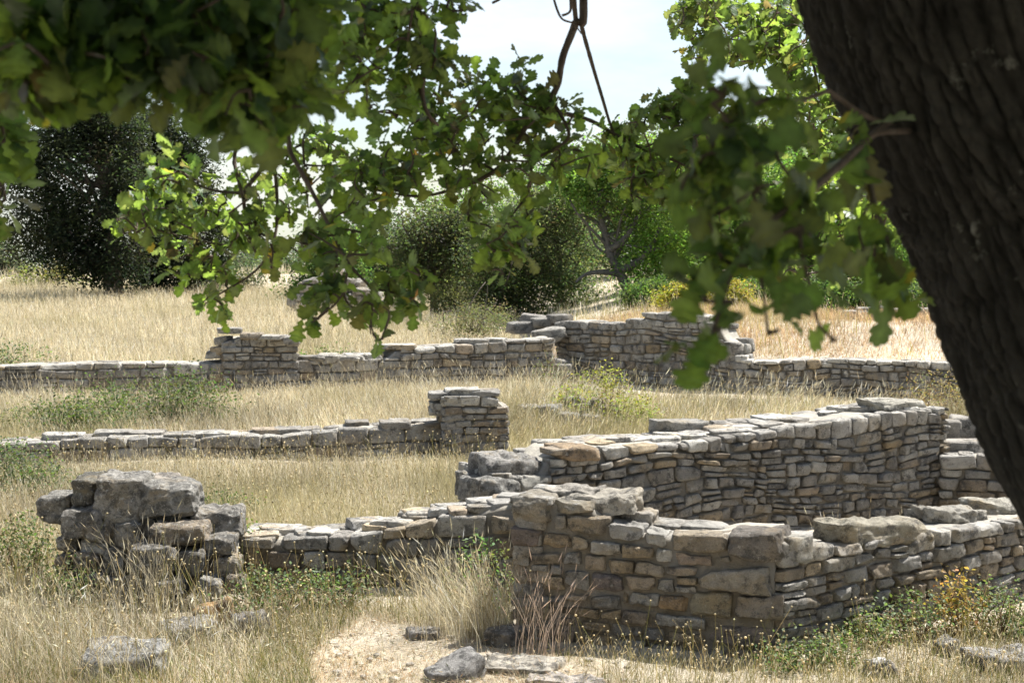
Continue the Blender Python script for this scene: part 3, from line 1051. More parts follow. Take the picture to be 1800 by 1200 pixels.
tree('twisted_oak', 'crooked old oak with a bare dark grey forked trunk behind the tall back wall', 'tree', [(1115, 548), (1102, 505), (1086, 472), (1070, 440), (1062, 400), (1045, 365), (1030, 330)], 44, .17,
     [(1080, 320, 100, 65), (1180, 370, 75, 85), (1150, 470, 70, 55), (1020, 310, 55, 40), (1190, 490, 60, 50), (1110, 280, 70, 40)], rt, 560, 44, .12, GREEN, .28, 16, bark=(.10, .095, .085),
     extra=[([(1088, 475, 0), (1112, 466, -.2), (1140, 440, -.4), (1160, 400, -.5)], .14, .05), ([(1070, 440, 0), (1098, 420, -.3), (1118, 385, -.3), (1138, 345, -.4)], .12, .04),
            ([(1090, 482, 0), (1058, 478, -.3), (1030, 482, -.4), (1012, 496, -.5)], .10, .03), ([(1062, 405, 0), (1040, 385, .2), (1010, 375, .3)], .08, .03), ([(1140, 440, -.4), (1160, 436, -.6), (1185, 420, -.6)], .06, .02)])
tree('oak', 'leafy green oak right of the twisted oak, behind the hanging dark leaves', 'tree', [(1245, 548), (1235, 480), (1225, 400), (1215, 330)], 48, .15,
     [(1260, 360, 90, 120), (1205, 300, 70, 60), (1310, 470, 70, 60), (1240, 480, 60, 45), (1320, 330, 80, 110)], rt, 620, 46, .12, (.07, .115, .03), .28, 18)
tree('oak', 'green oak with two dark stems above the bank of orange grass', 'tree', [(1465, 550), (1450, 500), (1430, 450), (1410, 380)], 50, .2,
     [(1440, 350, 100, 130), (1540, 400, 85, 115), (1390, 490, 60, 48), (1490, 500, 60, 40)], rt, 680, 46, .12, (.065, .105, .028), .28, 18,
     extra=[([(1555, 552, .5), (1555, 500, .5), (1545, 450, .3), (1530, 400, 0)], .17, .06), ([(1450, 500, 0), (1490, 470, 0), (1520, 420, .2)], .1, .04)])
tree('oak', 'green oak partly hidden by the trunk in front at the right', 'tree', [(1680, 560), (1675, 480), (1660, 400)], 54, .2, [(1650, 400, 90, 120), (1600, 490, 60, 50), (1740, 460, 90, 90)], rt, 420, 46, .13, (.06, .095, .027), .3, 14)
BACK = (('behind the far stone heap', 585, 470, 60, 55), ('left of the dark olive like tree', 665, 455, 65, 75), ('right behind the dark olive like tree', 765, 430, 70, 90), ('behind the low dark bushy tree', 860, 420, 75, 100),
        ('behind the silvery holm oak', 955, 400, 75, 125), ('left behind the twisted oak', 1040, 370, 80, 130), ('right behind the twisted oak', 1150, 360, 85, 145), ('at the left rim of the hanging dark leaves', 1245, 350, 85, 150),
        ('in the middle behind the hanging dark leaves', 1345, 350, 85, 150), ('behind the two stemmed oak', 1450, 350, 85, 150), ('right of the two stemmed oak', 1550, 350, 90, 150), ('by the edge of the big trunk', 1650, 350, 90, 150))
for k, (lab, x, y, rx, ry) in enumerate(BACK):
    D = 60 + (k % 3) * 4
    cb_ = ((.055, .088, .032), (.068, .108, .034), (.048, .070, .034))[(k * 2 + k // 3) % 3]
    tree('wood_edge_tree', 'green tree of the wood edge ' + lab, 'tree', [(x, 545), (x + 8, 500), (x - 5, y + 20), (x, y - 30)], D, .17,
         [(x, y - 20, rx * .85, ry * .8), (x + 35, y + 40, rx * .7, ry * .55), (x - 40, y + 50, rx * .65, ry * .5), (x, 515, rx * .9, 32)], rt, 330, 46, .16, cb_, .40, 16, group='trees of the wood edge')
for x, y, rx, ry, c, lab in ((1150, 535, 55, 26, (.05, .075, .026), 'dark green undergrowth bush below the twisted oak'), (1235, 540, 50, 26, (.06, .10, .03), 'green undergrowth bush right of the twisted oak foot'), (1340, 535, 60, 30, (.055, .085, .028), 'undergrowth bush behind the hanging dark leaves'),
                             (1440, 538, 60, 28, (.05, .08, .026), 'undergrowth bush at the foot of the two stemmed oak'), (1540, 540, 60, 28, (.045, .07, .026), 'dark undergrowth bush above the bank of orange grass'), (1640, 545, 60, 30, (.05, .08, .028), 'undergrowth bush beside the edge of the big trunk')):
    tree('undergrowth_bush', lab, 'bush', [(x, y + 22), (x, y + 8), (x, y)], 40, .05, [(x, y - 6, rx, ry + 6), (x + 25, y - 18, rx * .6, ry)], rt, 230, 44, .085, c, .17, 6, group='bushes below the far trees')
tree('broom_shrub', 'yellow shrub on top of the far wall, left of the hanging leaves', 'shrub', [(1185, 553), (1185, 530), (1185, 520)], 36, .03, [(1180, 530, 26, 22), (1205, 515, 22, 20)], rt, 90, 40, .07, (.24, .20, .035), .12, 8, m=M_SHRUB)
tree('broom_shrub', 'yellow shrub half hidden behind the hanging dark leaves', 'shrub', [(1270, 555), (1270, 535), (1270, 520)], 36, .03, [(1265, 528, 34, 28), (1295, 520, 25, 22)], rt, 110, 40, .07, (.22, .19, .035), .12, 8, m=M_SHRUB)
tree('shrub', 'pale olive shrub at the foot of the dark trees beyond the far grass', 'shrub', [(800, 560), (800, 540), (800, 525)], 47, .03, [(795, 525, 38, 35), (830, 545, 35, 20)], rt, 150, 40, .08, (.12, .125, .06), .16, 8, m=M_SHRUB)
tree('shrub', 'grey brown weedy shrub in front of the dark bushy tree', 'shrub', [(850, 585), (850, 565), (850, 555)], 36, .02, [(850, 562, 50, 28), (800, 572, 40, 20)], rt, 160, 30, .05, (.13, .125, .07), .16, 10, m=M_SHRUB)


# ------------------------------------------------------------------ shrubs near the walls
def shrub(name, label, cat, spots, rng, clumps, per, size, base, sig=.06, stems=14, var=.35, aspect=.6, bark=(.16, .10, .06), group=None, second=None):
    """low plant: (px, py of its foot, rx px, height px) spots on the ground"""
    p0 = gnd(spots[0][0], spots[0][1])
    root = thing(name, (*p0, float(gz(*p0))), label, cat, group)
    la, ta = Acc(), Acc()
    for (x, y, rx, h) in spots:
        p = gnd(x, y)
        k = p[1] / F
        z = float(gz(*p))
        e = [((p[0], p[1], z + h * k * .45), (rx * k, min(rx * k, .8) * .8, h * k * .6))]
        cs = crown(la, e, rng, clumps, per, sig, size, base if second is None or rng.random() < .7 else second, var, aspect, .3, .9)
        cs2 = cs[rng.choice(len(cs), min(stems, len(cs)), replace=False)]
        for c in cs2:
            b = np.array([p[0] + rng.normal() * rx * k * .25, p[1] + rng.normal() * .1, z - .03])
            mid = (b + c) / 2 + np.array([0, 0, .12 * np.linalg.norm(c - b)])
            tube(ta, smooth_path([b, mid, c], 7), np.linspace(.007, .002, 7), 4, bark)
    ta.build('stems', M_TWIG, root)
    la.build('foliage', M_SHRUB, root, smooth=False)


for k in range(9):
    x = -110 + k * 95 + rt.uniform(-20, 20)
    h = rt.uniform(25, 45)
    tree('distant_tree', 'small hazy tree in the far line on the left skyline', 'tree', [(x, 512), (x, 490), (x, 475)], 125 + rt.uniform(-6, 6), .25, [(x, 490 - h * .3, 58, h), (x + 30, 500, 45, 22)], rt, 90, 36, .28, (.055, .068, .048), .5, 4, group='far skyline trees')
la = Acc()
wood = []
for k in range(46):
    x = -450 + k * 60 + rt.uniform(-20, 20)
    tp = 478 if x < 560 else 420
    tp += rt.uniform(-14, 18)
    wood.append(ell(x, (tp + 530) / 2, 60, (530 - tp) / 2, 150 + rt.uniform(-10, 14)))
    wood.append(ell(x + 30, 512, 60, 16, 138 + rt.uniform(-8, 8)))
crown(la, wood, rt, 3000, 34, .5, .45, (.050, .062, .042), .3, .6, .3)
tag(la.build('far_woodland', M_TREE, smooth=False), 'band of far hazy woodland along the horizon', 'woodland', kind='stuff')
rs = np.random.default_rng(77)
BR = (.075, .095, .035)
shrub('bramble', 'broad green bramble thicket between the middle wall and the back wall', 'bramble', [(340, 752, 75, 78), (195, 757, 95, 48), (265, 742, 110, 62), (110, 762, 60, 40)], rs, 95, 26, .052, BR, .17, 26)
shrub('bramble', 'thin bramble at the left edge beyond the middle wall', 'bramble', [(30, 765, 70, 45), (110, 762, 55, 35)], rs, 50, 18, .05, (.09, .10, .04), .1, 12)
shrub('bramble', 'green bramble clump at the left edge in front of the middle wall', 'bramble', [(30, 880, 75, 90), (66, 888, 70, 60)], rs, 100, 20, .042, (.085, .11, .045), .09, 16)
shrub('bramble', 'low bramble with small leaves behind the blocky pillar', 'bramble', [(400, 912, 60, 40), (360, 905, 40, 30)], rs, 70, 18, .035, (.07, .095, .035), .06, 12)
shrub('bramble', 'tall bramble sprays at the left edge beside the blocky pillar', 'bramble', [(45, 1010, 60, 110)], rs, 80, 14, .035, (.08, .10, .04), .08, 14)
shrub('bramble', 'small bramble in the shade at the left foot of the blocky pillar', 'bramble', [(120, 1065, 40, 60)], rs, 70, 12, .035, (.08, .10, .04), .07, 12)
shrub('weed', 'green leafy weeds along the foot of the low connecting wall', 'plant', [(520, 1070, 70, 60), (600, 1065, 60, 60), (450, 1085, 50, 80)], rs, 42, 11, .035, (.095, .12, .055), .06, 16)
shrub('weed', 'small leafy sprig growing on the right side of the blocky pillar', 'plant', [(425, 1025, 22, 110)], rs, 45, 9, .04, (.10, .15, .04), .04, 10)
shrub('weed', 'green flowering weeds between the dry tuft and the corner wall', 'plant', [(850, 1075, 55, 130)], rs, 60, 10, .035, (.10, .13, .05), .05, 22)
shrub('broom_shrub', 'yellow green broom in the grass beyond the tall room wall', 'shrub', [(1060, 745, 60, 95), (1110, 755, 45, 60), (1010, 735, 40, 50)], rs, 80, 18, .045, (.20, .20, .05), .09, 18)
shrub('bramble', 'reddish bramble sprays at the end of the back wall', 'bramble', [(965, 690, 25, 70), (985, 695, 20, 50)], rs, 20, 12, .05, (.09, .09, .05), .08, 12, second=(.15, .07, .05))
shrub('sapling', 'small sapling with orange and yellow leaves against the right hand wall', 'sapling', [(1682, 1112, 28, 105)], rs, 50, 8, .04, (.24, .24, .07), .07, 14, second=(.27, .18, .06))
shrub('weed', 'green weeds at the foot of the wall below the orange sapling', 'plant', [(1600, 1120, 80, 70), (1540, 1135, 60, 50)], rs, 55, 10, .034, (.11, .135, .065), .06, 20)
shrub('weed', 'green weeds at the right edge beside the orange sapling', 'plant', [(1745, 1115, 60, 85), (1800, 1120, 60, 70)], rs, 55, 10, .034, (.12, .14, .065), .06, 20)
shrub('weed', 'grey green weeds at the foot of the near corner', 'plant', [(1450, 1165, 60, 45), (1390, 1175, 60, 40)], rs, 55, 12, .032, (.10, .125, .055), .05, 14)
shrub('dry_shrub', 'grey brown dry shrub on the right below the terrace wall', 'shrub', [(1640, 730, 60, 70), (1700, 735, 60, 60)], rs, 70, 14, .035, (.20, .16, .08), .1, 20)
shrub('weed', 'green plants behind the stub of the back wall', 'plant', [(560, 668, 50, 50), (600, 665, 40, 42)], rs, 45, 16, .06, (.10, .125, .05), .1, 8)
shrub('weed', 'green plants in the field at the left edge behind the back wall', 'plant', [(30, 665, 60, 60)], rs, 60, 16, .06, (.09, .11, .05), .12, 8)


# ------------------------------------------------------------------ grass
def inside(P, poly):
    x, y = P[:, 0], P[:, 1]
    r = np.zeros(len(P), bool)
    n = len(poly)
    for i in range(n):
        (x0, y0), (x1, y1) = poly[i], poly[(i + 1) % n]
        c = ((y0 > y) != (y1 > y)) & (x < (x1 - x0) * (y - y0) / ((y1 - y0) if y1 != y0 else 1e-9) + x0)
        r ^= c
    return r


def scatter(poly, n, rng, patch=.5, pscale=.8, fall=1.2, keep_walls=True):
    """points in a ground polygon, patchy, thinner with distance"""
    poly = [np.asarray(p, float) for p in poly]
    lo, hi = np.min(poly, 0), np.max(poly, 0)
    out, tot = [], 0
    for _ in range(60):
        P = rng.uniform(lo, hi, (n * 2, 2))
        ok = inside(P, poly)
        w = (lo[1] / P[:, 1]) ** fall
        pn = .5 + .5 * snoise(P, 17, pscale, 3)
        w = w * (1 - patch + patch * np.clip(pn * 1.6 - .3, 0, 1))
        ok &= rng.random(len(P)) < w
        if keep_walls:
            for f in FOOT:
                ok &= ~inside(P, f)
        out.append(P[ok])
        tot += ok.sum()
        if tot > n:
            break
    return np.concatenate(out)[:n]


STRAW = np.array([(.53, .47, .345), (.59, .54, .42), (.46, .39, .27), (.63, .59, .48), (.48, .435, .30)])
ORANGE = np.array([(.47, .32, .19), (.51, .37, .23), (.42, .29, .17), (.54, .42, .28)])
GREENS = np.array([(.16, .17, .055), (.12, .145, .05), (.20, .19, .07)])


def pick(pal, n, rng, var=.24):
    return (pal[rng.integers(len(pal), size=n)] * (1 + var * rng.normal(size=(n, 1)))).clip(.03, .75)


def blades(acc, P, h, w, rng, col, bend=(.1, .5), wind=(.0, .0), heads=0., head=(.07, .007), hcol=None):
    n = len(P)
    z = gz(P[:, 0], P[:, 1]) - .01
    base = np.stack([P[:, 0], P[:, 1], z], 1)
    th = rng.uniform(0, 2 * math.pi, n)
    b = rng.uniform(*bend, n)
    D = np.stack([np.cos(th) * b + wind[0], np.sin(th) * b + wind[1], np.zeros(n)], 1)
    fa = rng.uniform(0, math.pi, n)
    S = np.stack([np.cos(fa), np.sin(fa), np.zeros(n)], 1)
    rows = []
    bl = np.linalg.norm(D, axis=1)
    for t, wf in ((0, 1.0), (.38, .85), (.74, .6)):
        c = base + D * (h * t ** 1.8)[:, None]
        c[:, 2] += h * (t - .35 * np.minimum(bl, 1.2) ** 2 * t * t)
        rows += [c - S * (w * wf / 2)[:, None], c + S * (w * wf / 2)[:, None]]
    tip = base + D * h[:, None]
    tip[:, 2] += h * (1 - .35 * np.minimum(bl, 1.2) ** 2)
    rows.append(tip)
    V = np.stack(rows, 1).reshape(-1, 3)
    i = np.arange(n)[:, None] * 7
    Qd = np.concatenate([np.concatenate([i, i + 1, i + 3, i + 2], 1), np.concatenate([i + 2, i + 3, i + 5, i + 4], 1)])
    T = np.concatenate([i + 4, i + 5, i + 6], 1)
    acc.add(V, Qd, T, np.repeat(col, 7, 0))
    if heads:
        k = rng.random(n) < heads
        m = k.sum()
        if m:
            tp = tip[k]
            dr = tip[k] - (base[k] + D[k] * (h[k] * .74 ** 1.8)[:, None] + np.stack([np.zeros(m), np.zeros(m), h[k] * .7], 1))
            dr /= np.linalg.norm(dr, axis=1, keepdims=True) + 1e-9
            ln = head[0] * rng.uniform(.6, 1.4, m)[:, None]
            ww = head[1] * .42 * rng.uniform(.6, 1.4, m)[:, None]
            for a in (0, 1):
                sd = S[k] if a == 0 else np.cross(dr, S[k])
                sd = sd / (np.linalg.norm(sd, axis=1, keepdims=True) + 1e-9)
                V = np.stack([tp - dr * ln * .2, tp + dr * ln * .25 + sd * ww, tp + dr * ln * .9, tp + dr * ln * .25 - sd * ww], 1).reshape(-1, 3)
                i = np.arange(m)[:, None] * 4
                hc = (col[k] * 1.12).clip(0, .75) if hcol is None else pick(hcol, m, rng)
                acc.add(V, np.concatenate([i, i + 1, i + 2, i + 3], 1), None, np.repeat(hc, 4, 0))


def lod(P, h0, w0, rng, d0=12., p=.55, hv=.28):
    n = len(P)
    h = h0 * (1 + hv * rng.normal(size=n)).clip(.35, 1.7)
    return h, w0 * (P[:, 1] / d0) ** p * rng.uniform(.6, 1.4, n)


def gp(*pts):
    return [gnd(x, y) for x, y in pts]


rg = np.random.default_rng(321)


def foot_dist(P):
    d = np.full(len(P), 9.)
    for f in FOOT:
        f = [np.asarray(q) for q in f]
        for a, b in zip(f, f[1:] + f[:1]):
            e = b - a
            t = np.clip(((P - a) @ e) / (e @ e), 0, 1)
            d = np.minimum(d, np.linalg.norm(P - a - t[:, None] * e, axis=1))
    return d


def meadow(name, label, layers):
    a = Acc()
    layers = list(layers) + [(L[0], int(L[1] * .35), L[2] * .7, L[3], L[4] * .92, dict(patch=.8, pscale=1.6, bend=(.6, 1.8), fall=L[5].get('fall', 1.2) if len(L) > 5 else 1.2)) for L in layers if L[1] > 5000]
    for L in layers:
        poly, n, h0, w0, pal = L[:5]
        kw = L[5] if len(L) > 5 else {}
        P = scatter(poly, n, rg, kw.get('patch', .4), kw.get('pscale', .8), kw.get('fall', 1.2))
        h, w = lod(P, h0, w0, rg, p=kw.get('lodp', .55))
        hs = .75 + .5 * (.5 + .5 * snoise(P, 29, 1.1, 2))
        hs = hs * (.3 + .7 * sstep(.1, 2.4, foot_dist(P)))
        cc = pick(pal, len(P), rg)
        t1 = np.clip(snoise(P, 41, .9, 3) * 1.3 - .1, 0, .6)[:, None]
        cc = cc * (1 - t1) + t1 * np.array([.33, .305, .17])
        cc = cc * (1 + .3 * snoise(P, 43, 1.7, 3))[:, None]
        blades(a, P, h * hs, w, rg, cc, kw.get('bend', (.08, .5)), kw.get('wind', (-.05, 0)), kw.get('heads', 0), kw.get('head', (.07, .007)), kw.get('hcol'))
    tag(a.build(name, M_GRASS, smooth=False), label, 'grass', kind='stuff')


W_ = 3.2
field = [(-16, 29.6), (.2, 32.5), (.2, 66), (-26, 80), (-30, 66)]
far_field = [(-30, 66), (4, 66), (40, 60), (60, 120), (-60, 120)]
behind_wall = [(.4, 33), (1, 38), (24, 37), (34, 66), (0, 66)]
meadow('field_grass', 'tall pale straw grass covering the field behind the back wall', [
    (field, 80000, .42, .0065, STRAW, dict(fall=1.5, heads=.5, head=(.10, .012), patch=.3)),
    (field, 6000, .3, .008, GREENS, dict(fall=1.4, patch=.8)),
    (behind_wall, 14000, .28, .008, np.concatenate([STRAW, GREENS * 1.3]), dict(heads=.3, patch=.3)),
    (far_field, 14000, .6, .010, STRAW, dict(heads=.4, head=(.1, .014)))])
mid = [gnd(-80, 812), gnd(900, 800), gnd(1000, 680), gnd(-120, 708)]
meadow('meadow_grass', 'dry grass strip between the middle wall and the back wall', [
    (mid, 40000, .25, .0055, STRAW, dict(heads=.45, head=(.08, .009), patch=.65, wind=(-.1, 0))),
    (mid, 3000, .46, .005, STRAW * .8, dict(heads=.9, head=(.11, .010), patch=.8)),
    (mid, 5000, .22, .006, GREENS, dict(patch=.8))])
near = [gnd(-60, 1010), gnd(60, 1060), gnd(440, 1010), gnd(840, 900), gnd(880, 810), gnd(-60, 822)]
meadow('meadow_grass', 'dry grass dotted with seed heads between the low connecting wall and the middle wall', [
    (near, 44000, .21, .0042, STRAW, dict(heads=.45, head=(.05, .007), patch=.6)),
    (near, 5000, .36, .0038, STRAW * .85, dict(heads=.8, head=(.05, .008), patch=.6)),
    (near, 9000, .17, .005, GREENS, dict(patch=.7))])
behind = [gnd(880, 830), gnd(1150, 772), gnd(1640, 735), (9.5, 17.5), (11, 24.4), gnd(1300, 722), gnd(1000, 690), gnd(890, 720)]
meadow('meadow_grass', 'pale feathery grass beyond the tall room wall', [
    (behind, 40000, .18, .005, STRAW, dict(heads=.5, head=(.10, .010), patch=.5, wind=(.14, 0))),
    (behind, 3000, .46, .0045, STRAW * 1.1, dict(heads=1., head=(.14, .010), patch=.8, wind=(.2, 0))),
    (behind, 5000, .3, .006, np.array([(.28, .27, .08), (.2, .2, .07)]), dict(patch=.8))])
bank = [(.7, 32.1), (4.1, 28.75), (7.6, 27.35), (15, 25.2), (18, 37), (1, 38)]
meadow('bank_grass', 'orange dry grass on the bank above the terrace wall', [
    (bank, 34000, .22, .006, ORANGE, dict(heads=.3, head=(.06, .009), patch=.6, bend=(.3, .9))),
    (bank, 2200, .40, .005, STRAW, dict(heads=.8, head=(.1, .01), patch=.9)),
    (bank, 3000, .3, .006, np.array([(.34, .32, .07)]), dict(patch=.9))])
leftfg = [gnd(-60, 1240), gnd(430, 1225), gnd(500, 1100), gnd(440, 1050), gnd(60, 1045), gnd(-60, 960)]
meadow('tall_grass', 'tall dry stalks in front of the blocky pillar at the lower left', [
    (leftfg, 1900, .55, .0034, STRAW, dict(heads=.6, head=(.06, .008), patch=.8, pscale=2., bend=(.05, .9), wind=(-.08, 0))),
    (leftfg, 1000, .5, .0035, STRAW * .5, dict(heads=.7, head=(.05, .008), patch=.7, bend=(.05, 1.))),
    (leftfg, 9000, .13, .004, STRAW * .9, dict(bend=(.3, 1.1), patch=.5)),
    (leftfg, 4500, .22, .005, GREENS, dict(patch=.75, pscale=2., bend=(.2, 1.))),
    (leftfg, 3000, .14, .005, ORANGE, dict(bend=(.4, 1.2), patch=.8))])
midfg = [gnd(430, 1235), gnd(480, 1100), gnd(420, 1045), gnd(900, 1050), gnd(900, 1130), gnd(830, 1120), gnd(640, 1085), gnd(540, 1160), gnd(560, 1235)]
meadow('short_grass', 'short dry grass at the edge of the sandy path', [
    (midfg, 8000, .13, .004, STRAW, dict(bend=(.2, .9), patch=.6, heads=.3, head=(.04, .006))),
    (midfg, 900, .36, .0035, STRAW * .8, dict(heads=.7, head=(.04, .007), patch=.6)),
    (midfg, 3500, .22, .005, GREENS, dict(patch=.7))])
pathp = [gnd(440, 1240), gnd(480, 1140), gnd(620, 1060), gnd(900, 1110), gnd(1100, 1190), gnd(1100, 1240)]
meadow('dead_grass', 'sparse trampled dead grass on the sandy path', [
    (pathp, 15000, .11, .0035, np.concatenate([ORANGE, STRAW * 1.1]), dict(bend=(.7, 1.9), patch=.8, pscale=2.2)),
    (pathp, 2600, .17, .0035, np.concatenate([STRAW, ORANGE, GREENS]), dict(bend=(.3, 1.2), patch=.9, pscale=1.8, heads=.3, head=(.04, .006)))])
rightfg = [gnd(900, 1130), gnd(1372, 1170), gnd(1850, 1055), gnd(1880, 1240), gnd(1120, 1240), gnd(1010, 1170)]
meadow('wild_grass', 'dry wild grass with fluffy heads along the foot of the corner wall', [
    (rightfg, 6000, .13, .004, STRAW, dict(bend=(.2, 1.), patch=.5)),
    (rightfg, 2000, .28, .0032, STRAW * .95, dict(heads=.8, head=(.045, .008), patch=.4, wind=(.08, 0))),
    (rightfg, 4500, .17, .005, GREENS, dict(patch=.75)),
    (rightfg, 5000, .08, .004, ORANGE, dict(bend=(.4, 1.3), patch=.7))])
litter = [gnd(-80, 1245), gnd(480, 1240), gnd(560, 1130), gnd(660, 1075), gnd(900, 1120), gnd(1880, 1240), (6.4, 12.8), (7, 27), (-9, 27.5), gnd(-80, 960)]
meadow('dead_grass', 'flattened dead straw matting the ground between the walls', [
    (litter, 36000, .10, .005, STRAW * .85, dict(bend=(.6, 2.), patch=.45, pscale=1.4, fall=1.0))])
left_side = [(-3.7, 9.7), (-13, 9.7), (-18, 29.5), (-9.6, 29), gnd(-60, 822), gnd(-60, 1010)]
right_side = [(6.4, 12.8), (5.5, 9.8), (16, 9.8), (22, 23), (12.5, 24), (9.5, 17.5)]
meadow('meadow_grass', 'dry grass carrying on past the left edge of the picture', [
    (left_side, 26000, .24, .005, STRAW, dict(heads=.4, head=(.07, .008), patch=.6)), (left_side, 4000, .2, .006, GREENS, dict(patch=.8))])
meadow('meadow_grass', 'dry grass carrying on past the big oak trunk at the right', [
    (right_side, 14000, .24, .005, STRAW, dict(heads=.4, head=(.07, .008), patch=.6)), (right_side, 2500, .2, .006, GREENS, dict(patch=.8))])
foot_strip = [gnd(1180, 700), gnd(1300, 745), (12, 23.5), (13, 26), (7.5, 26.7), gnd(1290, 695)]
meadow('short_grass', 'short pale grass along the foot of the terrace wall', [
    (foot_strip, 9000, .13, .005, STRAW, dict(heads=.3, head=(.06, .008), patch=.3, wind=(.15, 0))), (foot_strip, 900, .34, .0045, STRAW, dict(heads=.9, head=(.12, .009), wind=(.25, 0)))])
room = [gnd(1100, 985), gnd(1600, 940), gnd(1650, 915), gnd(1040, 975)]
roomp = [B - fl.N[:2] * 1.0 + fl.U[:2] * -.6, Cc - fr.N[:2] * .9, E2 - (0.2, .3), D_ + (.9, -.3)]
meadow('room_grass', 'thin dry stalks growing inside the walled room', [
    (roomp, 700, .25, .004, STRAW * .8, dict(heads=.5, patch=.5)), (roomp, 40, .55, .0045, STRAW, dict(heads=.9, head=(.06, .007), patch=.3))])


def tuft(name, label, px, py, n, h, rng, wind=(-.15, 0), r=.22, heads=.6, pal=STRAW):
    p = gnd(px, py)
    a = Acc()
    P = p + rng.normal(size=(n, 2)) * r * .5
    hh = h * (1 + .25 * rng.normal(size=n)).clip(.4, 1.5)
    blades(a, P, hh, np.full(n, .004), rng, pick(pal, n, rng), (.1, .55), wind, heads, (.09, .007))
    ob = a.build(name, M_GRASS, smooth=False)
    tag(ob, label, 'grass tuft')


tuft('grass_tuft', 'big tawny grass tuft leaning left beside the end of the corner wall', 810, 1112, 460, .50, rg, (-.22, 0), .40)
tuft('grass_tuft', 'smaller dry tuft at the very end of the corner wall', 880, 1112, 260, .36, rg, (-.1, 0), .25)
tuft('grass_tuft', 'tuft of reddish brown spikes in front of the blocky pillar', 270, 1085, 110, .58, rg, (-.1, 0), .36, .9, STRAW * .75)
tuft('grass_tuft', 'pinkish dry stalks at the left end of the corner wall face', 950, 1150, 70, .48, rg, (.1, 0), .25, .9, np.array([(.42, .33, .27)]))


def seedheads(name, label, poly, n, h0, rng, r0=.0115, col=(.50, .43, .27), patch=.5):
    """thin branching stalks each carrying a round dry flower head"""
    P = scatter(poly, n, rng, patch, 1.0, .8)
    a = Acc()
    n = len(P)
    h = h0 * (1 + .28 * rng.normal(size=n)).clip(.35, 1.6)
    z = gz(P[:, 0], P[:, 1])
    th = rng.uniform(0, 6.28, n)
    b = rng.uniform(.05, .75, n)
    D = np.stack([np.cos(th) * b, np.sin(th) * b, np.ones(n) * rng.uniform(.6, 1.1, n)], 1)
    base = np.stack([P[:, 0], P[:, 1], z], 1)
    tip = base + D * h[:, None]
    S = np.stack([np.sin(th), -np.cos(th), np.zeros(n)], 1) * .0014
    S2 = np.stack([np.cos(th), np.sin(th), np.zeros(n)], 1) * .0014
    c = pick(np.array([(.33, .28, .13), (.24, .24, .09), (.40, .32, .17)]), n, rng)
    for s in (S, S2):
        V = np.stack([base - s, base + s, tip + s, tip - s], 1).reshape(-1, 3)
        i = np.arange(n)[:, None] * 4
        a.add(V, np.concatenate([i, i + 1, i + 2, i + 3], 1), None, np.repeat(c, 4, 0))
    oc = np.array([(1, 0, 0), (-1, 0, 0), (0, 1, 0), (0, -1, 0), (0, 0, 1), (0, 0, -1), (.6, .6, .6), (-.6, .6, .6), (.6, -.6, .6), (-.6, -.6, .6), (.6, .6, -.6), (-.6, .6, -.6), (.6, -.6, -.6), (-.6, -.6, -.6)])
    tri = []
    for sx, x_ in ((1, 0), (-1, 1)):
        for sy, y_ in ((1, 2), (-1, 3)):
            for sz, z_ in ((1, 4), (-1, 5)):
                cidx = 6 + (0 if sx > 0 else 1) + (0 if sy > 0 else 2) + (0 if sz > 0 else 4)
                f = [(x_, y_, cidx), (y_, z_, cidx), (z_, x_, cidx)]
                tri += f if sx * sy * sz > 0 else [t[::-1] for t in f]
    tri = np.array(tri)
    rr = r0 * rng.uniform(.5, 1.3, n)
    V = tip[:, None, :] + oc[None] * rr[:, None, None] * np.array([1, 1, .85])
    T = tri[None] + (np.arange(n) * 14)[:, None, None]
    hc = pick(np.array([col, np.array(col) * .8, np.array(col) * 1.15]), n, rng)
    a.add(V.reshape(-1, 3), None, T.reshape(-1, 3), np.repeat(hc, 14, 0))
    tag(a.build(name, M_GRASS), label, 'wildflowers', kind='stuff')


seedheads('dry_wildflowers', 'round dry seed heads on thin stalks along the foot of the corner wall', rightfg, 650, .28, rg, .0085)
seedheads('dry_wildflowers', 'round dry seed heads among the tall stalks at the lower left', leftfg, 420, .5, rg, .008)
seedheads('dry_wildflowers', 'pale seed heads dotting the grass before the middle wall', near, 1700, .36, rg, .0095, patch=.6)
seedheads('dry_wildflowers', 'seed heads on the weeds at the foot of the low connecting wall', midfg, 350, .38, rg, .0085)
seedheads('dry_wildflowers', 'seed heads in the grass beyond the tall room wall', behind, 700, .42, rg, .010)

# ------------------------------------------------------------------ the big oak in front
ro = np.random.default_rng(2024)
half = [(.0, .0), (.025, .06), (.07, .13), (.135, .19), (.15, .24), (.085, .29), (.12, .35), (.22, .40), (.255, .46), (.235, .50), (.155, .53), (.20, .59), (.30, .64), (.345, .71), (.32, .765), (.225, .775), (.255, .83), (.265, .89), (.22, .94), (.13, .935), (.10, .97), (0, 1.0)]
half = np.array(half)
nh = len(half)
LEAF_X = np.concatenate([-half[:, 0], np.zeros(nh), half[:, 0]])
LEAF_Y = np.concatenate([half[:, 1], half[:, 1] * .97, half[:, 1]])
LQ = []
for i in range(nh - 1):
    LQ.append((i + 1, i, nh + i, nh + i + 1))
    LQ.append((nh + i + 1, nh + i, 2 * nh + i, 2 * nh + i + 1))
LQ = np.array(LQ)
OAKC = np.array([(.030, .061, .019), (.024, .052, .017), (.038, .072, .021), (.032, .058, .022)])


